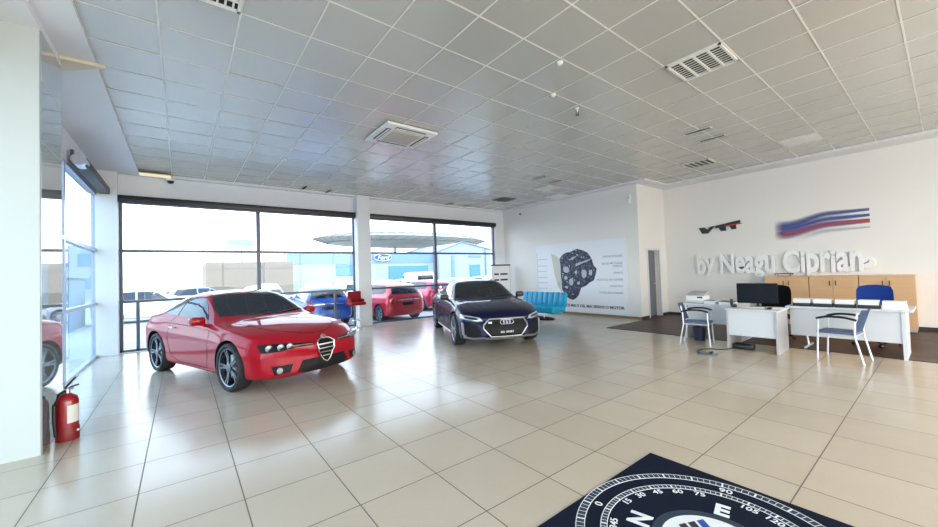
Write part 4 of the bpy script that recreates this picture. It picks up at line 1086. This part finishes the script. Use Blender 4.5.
# ------------------------------------------------------------------ BROCHURE STAND at the window corner
t = thing('notice_board', 'white notice board on thin legs behind the navy coupe, with black top rail', 'notice board', (9.78, 10.62, 0))
b = MB(); b.b2((-.46, -.012, .80), (.46, .012, 1.76)); b.build('board', 'paper', t, smooth=0)
b = MB(); b.b2((-.49, -.025, 1.74), (.49, .025, 1.79)); b.build('top_rail', 'black', t, smooth=0)
for s_ in (-1, 1):
    b = MB(); b.b2((s_*.47-.012, -.015, 0), (s_*.47+.012, .015, 1.76)); b.b2((s_*.47-.02, -.2, 0), (s_*.47+.02, .2, .02)); b.build('leg', 'silver', t, smooth=0)
for z in (1.42, 1.20):
    for k, (a, c) in enumerate(((-.36, -.12), (-.04, .34))):
        b = MB(); b.b2((a, -.0145, z-.035), (c, -.012, z+.03)); b.build('illegible_line', 'blackprint', t, smooth=0)

# ------------------------------------------------------------------ WALL LETTERING AND LOGOS on the right wall
def letters(t, body, y_left, y_right, z_base, cap, m, depth=.03, bold=.02):
    size = cap/.70
    def ext(s_):
        cu = bpy.data.curves.new('x', 'FONT'); cu.body = s_; cu.size = size; cu.offset = bold; cu.extrude = depth/2; cu.resolution_u = 3
        o = bpy.data.objects.new('x', cu); COL.objects.link(o); dg = bpy.context.evaluated_depsgraph_get()
        me = bpy.data.meshes.new_from_object(o.evaluated_get(dg)); xs = [v.co.x for v in me.vertices]
        bpy.data.objects.remove(o); bpy.data.curves.remove(cu)
        return me, min(xs), max(xs)
    _, x0, x1 = ext(body); k = (y_left-y_right)/(x1-x0)
    for i, ch in enumerate(body):
        if ch == ' ': continue
        m1, a, c = ext(ch); _, _, X = ext(body[:i+1])
        for v in m1.vertices:
            v.co.x = (v.co.x-c+X-x0)*k
            if ch in 'yeaguprn': v.co.y *= 1.22 if v.co.y > 0 else .6
        m1.materials.clear(); m1.materials.append(MT[m]); m1.name = 'letter'
        o = link('letter', m1, t, 0); o.location = (-.022-depth/2, y_left, z_base); o.rotation_euler = RW
MT['letterwhite'] = mat('letter_white', (.86, .86, .85), .5)
MT['logored'] = mat('logo_red', (.50, .02, .02), .5)
t = thing('wall_lettering', 'raised white lettering on the right wall above the cupboards', 'lettering', (12.1, 0, 0))
letters(t, 'by Neagu Ciprian', 4.54, 1.16, 1.265, .53, 'letterwhite', .05, .024)
t = thing('wall_logo', 'small black and red logo on the right wall above the lettering', 'logo', (12.1, 0, 0))
def plate(poly, nm, m, lo=-.03, hi=-.0): 
    b = MB(); b.prism(poly, lo, hi, 'x'); b.build(nm, m, t, smooth=0)
plate([(4.47, 2.60), (4.32, 2.60), (4.24, 2.53), (4.18, 2.60), (4.04, 2.62), (4.16, 2.50), (4.22, 2.42), (4.38, 2.42)], 'letter', 'black')
plate([(4.02, 2.62), (3.44, 2.71), (3.44, 2.62), (4.06, 2.54)], 'top_bar', 'black')
plate([(3.96, 2.55), (3.78, 2.57), (3.78, 2.45), (3.90, 2.45)], 'letter', 'black')
plate([(3.70, 2.58), (3.54, 2.60), (3.54, 2.47), (3.64, 2.47)], 'letter', 'black')
plate([(3.80, 2.565), (3.38, 2.60), (3.46, 2.63), (3.80, 2.59)], 'red_swoosh', 'logored', -.036, -.0301)
t = thing('stripe_emblem', 'blurred blue and red wave stripes emblem on the right wall', 'emblem', (12.1, 0, 0))
def stripe_material():
    m = mat('stripe_print', (.1, .15, .4), .6); g = NG(m); vec, P = g.xyz()
    u = g.math('DIVIDE', g.math('SUBTRACT', 2.72, P[1]), 1.69)     # 0 at the left end, 1 at the right
    mr = g.n.nodes.new('ShaderNodeMapRange'); mr.interpolation_type = 'SMOOTHSTEP'; g.n.links.new(u, mr.inputs[0]); mr.inputs[1].default_value = .15; mr.inputs[2].default_value = .62
    s_ = mr.outputs[0]
    drop = g.math('MULTIPLY', g.math('SUBTRACT', 1., s_), .15)
    soft = g.math('ADD', .010, g.math('MULTIPLY', g.math('SUBTRACT', 1., u), .11))
    z = g.math('ADD', P[2], drop)
    def band(zc, hw, spread):
        c = g.math('ADD', zc, g.math('MULTIPLY', g.math('SUBTRACT', 1., s_), spread))
        d = g.math('ABSOLUTE', g.math('SUBTRACT', z, c)); hw = g.math('ADD', hw, g.math('MULTIPLY', g.math('SUBTRACT', 1., s_), .028))
        q = g.math('DIVIDE', g.math('SUBTRACT', g.math('ADD', hw, soft), d), g.math('MULTIPLY', soft, 2.))
        q.node.use_clamp = True
        return q
    end = g.math('MULTIPLY', g.math('SUBTRACT', u, .0), 9.); end.node.use_clamp = True
    b1, b2_, b3, b4 = band(2.625, .022, -.06), band(2.50, .024, .0), band(2.375, .038, .02), band(2.23, .010, .0)
    b4 = g.math('MULTIPLY', g.math('MULTIPLY', b4, .3), s_)
    c = g.mix(b2_, (.09, .12, .33), (.05, .10, .40)); 
    redw = g.math('SUBTRACT', b3, g.math('MULTIPLY', g.math('MAXIMUM', b1, b2_), .6)); redw.node.use_clamp = True
    c = g.mix(redw, c, (.48, .06, .07))
    g.n.links.new(c, g.b.inputs['Base Color'])
    al = g.math('MULTIPLY', g.math('MAXIMUM', g.math('MAXIMUM', b1, b2_), g.math('MAXIMUM', b3, b4)), g.math('MULTIPLY', end, .92))
    g.n.links.new(al, g.b.inputs['Alpha'])
    return m
b = MB(); b.b2((-.006, 1.03, 2.0), (-.002, 2.74, 2.85)); b.build('printed_film', stripe_material(), t, smooth=0)
t = thing('wall_clock', 'round white wall clock with black hands on the right wall', 'clock', (12.1, 1.10, 1.44), 0, None, .82)
b = MB(); b.lathe([(.001, -.065), (.14, -.065), (.15, -.055), (.15, 0)], (0, 0, 0), 'x', 32); b.build('case', 'whiteplastic', t)
b = MB(); b.box((0, 0, 0), (.004, .19, .02), rot=Matrix.Rotation(math.radians(-28), 4, 'X')); o = b.build('hour_hand', 'black', t, smooth=0); o.location = (-.069, .06, -.02)
b = MB(); b.box((0, 0, 0), (.004, .10, .012), rot=Matrix.Rotation(math.radians(-55), 4, 'X')); o = b.build('minute_hand', 'black', t, smooth=0); o.location = (-.073, -.01, .04)

# ------------------------------------------------------------------ CUPBOARDS
labs = ['left of the three beech two-door cupboards along the right wall', 'middle of the three beech two-door cupboards along the right wall', 'right beech two-door cupboard, behind the bright blue office chair']
for k, (y1, y0) in enumerate(((2.86, 2.035), (2.03, 1.22), (1.215, .42))):
    t = thing('cupboard', labs[k], 'cupboard', (11.88, (y0+y1)/2, 0), 0, None); hw = (y1-y0)/2
    b = MB(); b.b2((-.20, -hw+.01, .06), (.20, hw-.01, 1.14)); b.build('body', 'beech', t, smooth=0)
    b = MB(); b.b2((-.18, -hw+.02, 0), (.18, hw-.02, .06)); b.build('plinth', 'greyside', t, smooth=0)
    b = MB(); b.b2((-.235, -hw+.002, 1.14), (.205, hw-.002, 1.165)); b.build('top', 'beech', t, smooth=0)
    for s_ in (-1, 1):
        b = MB(); lo, hi = sorted((s_*.003, s_*(hw-.004))); b.b2((-.22, lo, .065), (-.20, hi, 1.135), bev=.002); d = b.build('door', 'beech', t, smooth=0)
        b = MB(); b.tube([(-.22, s_*.05, 1.05), (-.25, s_*.05, 1.045), (-.25, s_*.05, .955), (-.22, s_*.05, .95)], .008); b.build('handle', 'black', d)
t = thing('desk_tray', 'small black wire tray on top of the left cupboard', 'tray', (11.85, 2.52, 1.167))
b = MB(); b.b2((-.10, -.13, 0), (.10, .13, .008)); b.build('base', 'black', t, smooth=0)
b = MB(); b.tube([(-.12, -.16, .06), (.12, -.16, .06), (.12, .16, .06), (-.12, .16, .06)], .008, closed=True)
for a in (-1, 1):
    for c in (-1, 1): b.tube([(a*.10, c*.13, .005), (a*.12, c*.16, .06)], .006)
b.build('rim', 'black', t)

# ------------------------------------------------------------------ DESKS
t = thing('desk', 'white desk with the black monitor, short side towards the camera', 'desk', (8.08, 2.11, 0))
b = MB(); b.b2((-.42, -.39, .695), (.24, .375, .722), bev=.003); b.build('desktop', 'white', t, smooth=0)
b = MB(); b.b2((-.40, -.36, 0), (.23, -.333, .695)); b.build('side_panel', 'greyside', t, smooth=0)
b = MB(); b.b2((-.40, .333, 0), (.23, .36, .695)); b.build('side_panel', 'greyside', t, smooth=0)
b = MB(); b.b2((-.37, -.333, .25), (-.35, .333, .695)); b.build('front_panel', 'white', t, smooth=0)
t = thing('desk', 'long white desk with the row of brochure boxes along its edge', 'desk', (8.80, 1.08, 0))
b = MB(); b.b2((-.46, -.74, .715), (.40, .70, .745), bev=.003); b.build('desktop', 'white', t, smooth=0)
b = MB(); b.b2((-.36, -.62, .24), (-.34, .66, .715)); b.build('front_panel', 'white', t, smooth=0)
b = MB(); b.b2((-.38, -.66, 0), (.36, -.62, .715)); b.build('side_panel', 'white', t, smooth=0)
b = MB(); b.tube([(.1, .60, .715), (.02, .50, .02), (.0, .50, 0)], .02); b.tube([(-.25, .5, .015), (.3, .5, .015)], .02); b.build('leg', 'steelw', t)
t = thing('desk', 'white desk with printer and papers, behind the left visitor chair', 'desk', (8.72, 2.96, 0))
b = MB(); b.b2((-.38, -.47, .69), (.40, .49, .72), bev=.003); b.build('desktop', 'white', t, smooth=0)
b = MB(); b.b2((-.36, -.44, .33), (-.34, .42, .69)); b.build('front_panel', 'white', t, smooth=0)
for y in (-.455, .44): b = MB(); b.b2((-.40, y-.013, 0), (.38, y+.013, .69)); b.build('side_panel', 'white', t, smooth=0)

# things on the desks
t = thing('monitor', 'black computer monitor on the desk with its back to the office chair', 'monitor', (8.16, 2.13, .722), 0)
b = MB(); b.box((0, 0, .245), (.035, .60, .36), bev=.008); b.build('screen_housing', 'screen', t)
b = MB(); b.box((-.019, 0, .25), (.004, .57, .325)); b.build('screen', mat('screen_glass', (.006, .007, .012), .35, spec=.15), t, smooth=0)
b = MB(); b.tube([(.02, 0, .2), (.05, 0, .1), (.03, 0, .02)], .022); b.build('neck', 'black', t)
b = MB(); b.lathe([(.001, 0), (.12, 0), (.12, .008), (.03, .02), (.001, .02)], (.03, 0, 0)); b.build('foot', 'black', t)
t = thing('desk_phone', 'small black desk phone at the left of the monitor', 'phone', (8.0, 2.44, .722), .3)
b = MB(); b.box((0, 0, .025), (.16, .09, .05), bev=.01); b.build('base', 'black', t)
b = MB(); b.box((0, .03, .085), (.05, .05, .12), bev=.015); b.build('handset', 'black', t)
t = thing('keyboard', 'pale keyboard lying before the monitor', 'keyboard', (7.86, 2.12, .722), .05)
b = MB(); b.box((0, 0, .01), (.13, .36, .02), bev=.004); b.build('case', 'greyside', t)
b = MB()
for i in range(4):
    for j in range(13): b.box((-.042+.028*i, -.155+.026*j, .023), (.022, .021, .006))
b.build('keys', 'paper', t, smooth=0)
def papers(label, x, y, z, w_, d_, h_, m, ang, cover=None):
    t = thing('paper_stack', label, 'papers', (x, y, z), ang)
    b = MB(); n = max(2, int(h_/.008))
    for k in range(n): b.box((rnd.uniform(-.004, .004), rnd.uniform(-.006, .006), h_*(k+.5)/n), (w_, d_, h_/n*.9))
    b.build('sheets', 'paper' if cover else m, t, smooth=0)
    if cover: b = MB(); b.box((0, 0, h_+.004), (w_, d_, .008)); b.build('cover', m, t, smooth=0)
papers('loose white papers to the right of the monitor', 8.02, 1.84, .722, .22, .20, .012, 'paper', .4)
papers('dark stack of folders beside the monitor on the printer desk', 8.52, 2.69, .72, .24, .26, .05, 'black', .1, True)
papers('blue covered stack of papers next to the printer', 8.5, 2.975, .72, .2, .20, .06, 'bluefab', -.05, True)
papers('pale green paper pad lying left of the monitor foot', 8.0, 2.30, .722, .15, .16, .02, 'label', .2)
t = thing('computer_mouse', 'small dark computer mouse at the right of the keyboard', 'mouse', (7.84, 1.88, .722))
b = MB(); b.box((0, 0, .016), (.10, .06, .032), bev=.014); b.build('shell', 'black', t); b = MB(); b.cyl((.03, 0, .032), .006, .01, 'y', 10); b.build('wheel', 'greyside', t)
t = thing('printer', 'white printer with open lid on the left end of the desks', 'printer', (8.62, 3.27, .72), 0)
b = MB(); b.box((0, 0, .08), (.34, .34, .15), bev=.02); b.build('housing', 'whiteplastic', t)
b = MB(); b.box((0, 0, 0), (.32, .33, .02), rot=Matrix.Rotation(math.radians(-14), 4, 'Y'), bev=.004); o = b.build('lid', 'greyside', t); o.location = (.0, 0, .19)
b = MB(); b.box((-.2, 0, .05), (.14, .22, .01)); b.build('paper_tray', 'paper', t, smooth=0)
b = MB(); b.box((-.172, -.1, .12), (.006, .1, .03)); b.build('control_panel', 'black', t, smooth=0)
for k, y in enumerate((1.575, 1.315, 1.05, .79)):
    place = ['beside the monitor desk', 'second from the monitor desk', 'third from the monitor desk', 'before the bright blue office chair']
    t = thing('brochure_box', 'black based brochure box with white top, '+place[k], 'brochure box', (8.52, y, .745), 0, 'brochure boxes along the desk edge')
    b = MB(); b.b2((-.11, -.118, 0), (.11, .118, .055), bev=.004); b.build('tray', 'black', t)
    b = MB(); b.b2((-.10, -.110, .055), (.10, .110, .125)); b.build('brochures', 'paper', t, smooth=0)
t = thing('brochure_box', 'all white brochure box at the right end of the long desk', 'brochure box', (8.52, .525, .745), 0, 'brochure boxes along the desk edge')
b = MB(); b.b2((-.11, -.125, 0), (.11, .125, .06), bev=.004); b.build('tray', 'paper', t)
b = MB(); b.b2((-.10, -.118, .06), (.10, .118, .12)); b.build('brochures', 'paper', t, smooth=0)

# ------------------------------------------------------------------ CHAIRS
def visitor_chair(label, x, y, ang):
    t = thing('visitor_chair', label, 'chair', (x, y, 0), ang, 'visitor chairs before the desks')   # faces +x
    b = MB(); b.box((.0, 0, .425), (.44, .42, .035), bev=.015); b.build('seat', 'bluefab', t)
    b = MB()
    rows = []
    for i in range(7):
        a = -.20+.40*i/6; bow = .05*(1-(a/.2)**2)
        rows.append([b.bm.verts.new((-.19-bow-.10*h, a*(1-.15*h), .46+.34*h)) for h in (0, .35, .7, .93)] + [])
    for p, q in zip(rows, rows[1:]):
        for k in range(3): b.bm.faces.new((p[k], p[k+1], q[k+1], q[k]))
    bmesh.ops.solidify(b.bm, geom=b.bm.faces[:], thickness=.018)
    b.build('backrest', 'bluefab', t, smooth=60)
    for s_ in (-1, 1):
        b = MB(); b.tube([(.21, s_*.23, 0), (.19, s_*.23, .40), (.18, s_*.23, .63)], .013); b.build('leg', 'steelw', t)
        b = MB(); b.tube([(-.29, s_*.22, 0), (-.21, s_*.22, .40), (-.22, s_*.22, .60), (-.25, s_*.20, .74)], .013); b.build('leg', 'steelw', t)
        b = MB(); b.tube(chain([(-.24, s_*.23, .63), (-.1, s_*.24, .665), (.08, s_*.24, .665), (.20, s_*.23, .63)], 4), .017); b.build('armrest', 'black', t)
    b = MB(); b.tube([(.19, -.23, .40), (.19, .23, .40)], .012); b.tube([(-.21, -.22, .40), (-.21, .22, .40)], .012)
    for s_ in (-1, 1): b.tube([(.19, s_*.23, .40), (-.21, s_*.22, .40)], .012)
    b.build('seat_frame', 'steelw', t)
visitor_chair('slate blue visitor chair before the printer desk, left one', 7.82, 2.98, math.radians(-78))
visitor_chair('slate blue visitor chair before the long brochure desk, right one', 7.93, 1.06, math.radians(84))
def office_chair(label, x, y, ang, m, backz, bh, bw):
    t = thing('office_chair', label, 'office chair', (x, y, 0), ang)   # faces +x
    for k in range(5):
        a = 2*PI*k/5+.3
        b = MB(); b.tube([(0, 0, .10), (.16*math.cos(a), .16*math.sin(a), .09), (.29*math.cos(a), .29*math.sin(a), .065)], [.03, .022, .016]); b.build('base_arm', 'black', t)
        b = MB()
        b.lathe([(.001, -.022), (.028, -.022), (.030, 0), (.028, .022), (.001, .022)], (0, 0, 0), 'y', 14); o = b.build('castor', 'black', t); o.location = (.30*math.cos(a), .30*math.sin(a), .030); o.rotation_euler = (0, 0, a+.5)
    b = MB(); b.cyl((0, 0, .24), .026, .30); b.build('gas_column', 'black', t)
    b = MB(); b.box((.02, 0, .43), (.46, .46, .09), bev=.035); b.build('seat', m, t)
    b = MB(); 
    n = 9; rows = []
    for i in range(n):
        u_ = -1+2*i/(n-1); col = []
        for j in range(6):
            h = j/5; wv = bw/2*(.86+.14*math.sin(h*PI*.6+.5))*(1 if h < .9 else .90)
            col.append(b.bm.verts.new((-.24+.05*u_*u_-.05*h, u_*wv, backz+bh*h*(1-.06*u_*u_*(h > .9)))))
        rows.append(col)
    for p, q in zip(rows, rows[1:]):
        for k in range(5): b.bm.faces.new((p[k], p[k+1], q[k+1], q[k]))
    bmesh.ops.solidify(b.bm, geom=b.bm.faces[:], thickness=.055)
    b.build('backrest', m, t, smooth=60)
    b = MB(); b.tube([(-.1, 0, .39), (-.27, 0, .42), (-.30, 0, .62)], .02); b.build('back_support', 'black', t)
    for s_ in (-1, 1):
        b = MB(); b.tube([(.02, s_*.24, .40), (.02, s_*.28, .44), (.0, s_*.28, .60)], .014); b.box((.0, s_*.28, .615), (.24, .055, .03), bev=.012); b.build('armrest', 'black', t)
office_chair('bright blue office chair with black base behind the long desk', 9.62, .84, PI, 'blueseat', .55, .50, .46)
office_chair('black high-backed office chair behind the monitor', 9.42, 2.2, PI, 'blackmatte', .55, .50, .50)
# small things on the floor
t = thing('waste_bin', 'dark waste bin on the floor behind the left visitor chair', 'bin', (8.22, 3.12, 0))
b = MB(); b.lathe([(.001, 0), (.09, 0), (.115, .26), (.105, .26), (.085, .01), (.001, .01)], n=28); b.build('bucket', mat('bin_blue_black', (.015, .02, .05), .5), t)
b = MB(); b.tube([(.113*math.cos(a), .113*math.sin(a), .26) for a in [2*PI*i/28 for i in range(28)]], .007, closed=True); b.build('rim', 'black', t)
t = thing('power_brick', 'black box on the floor beneath the monitor desk', 'power unit', (7.86, 2.27, 0), .1)
b = MB(); b.box((0, 0, .05), (.17, .30, .10), bev=.02); b.build('housing', 'black', t)
b = MB(); b.box((-.07, 0, .085), (.06, .22, .03), bev=.008); b.build('pedal', 'blackmatte', t)
t = thing('floor_cable', 'thin black cable looping over the tiles to the floor socket', 'cable', (0, 0, .007))
b = MB(); b.tube(chain([(7.80, 2.40, 0), (7.55, 2.50, 0), (7.45, 2.66, 0), (7.3, 2.76, 0), (7.05, 2.72, 0), (6.93, 2.60, 0), (7.0, 2.5, 0), (7.1, 2.53, 0)], 6), .008, 6); b.build('cord', 'black', t)
b = MB(); b.box((7.1, 2.53, .012), (.05, .05, .035), bev=.006); b.build('plug', 'black', t)
t = thing('floor_socket', 'square grey floor socket plate where the cable ends', 'socket', (7.02, 2.55, 0), .2)
b = MB(); b.b2((-.13, -.13, 0), (.13, .13, .004)); b.build('plate', 'frame', t, smooth=0)
b = MB(); b.b2((-.11, -.11, .004), (.11, .11, .006)); b.build('cover', 'silver', t, smooth=0)
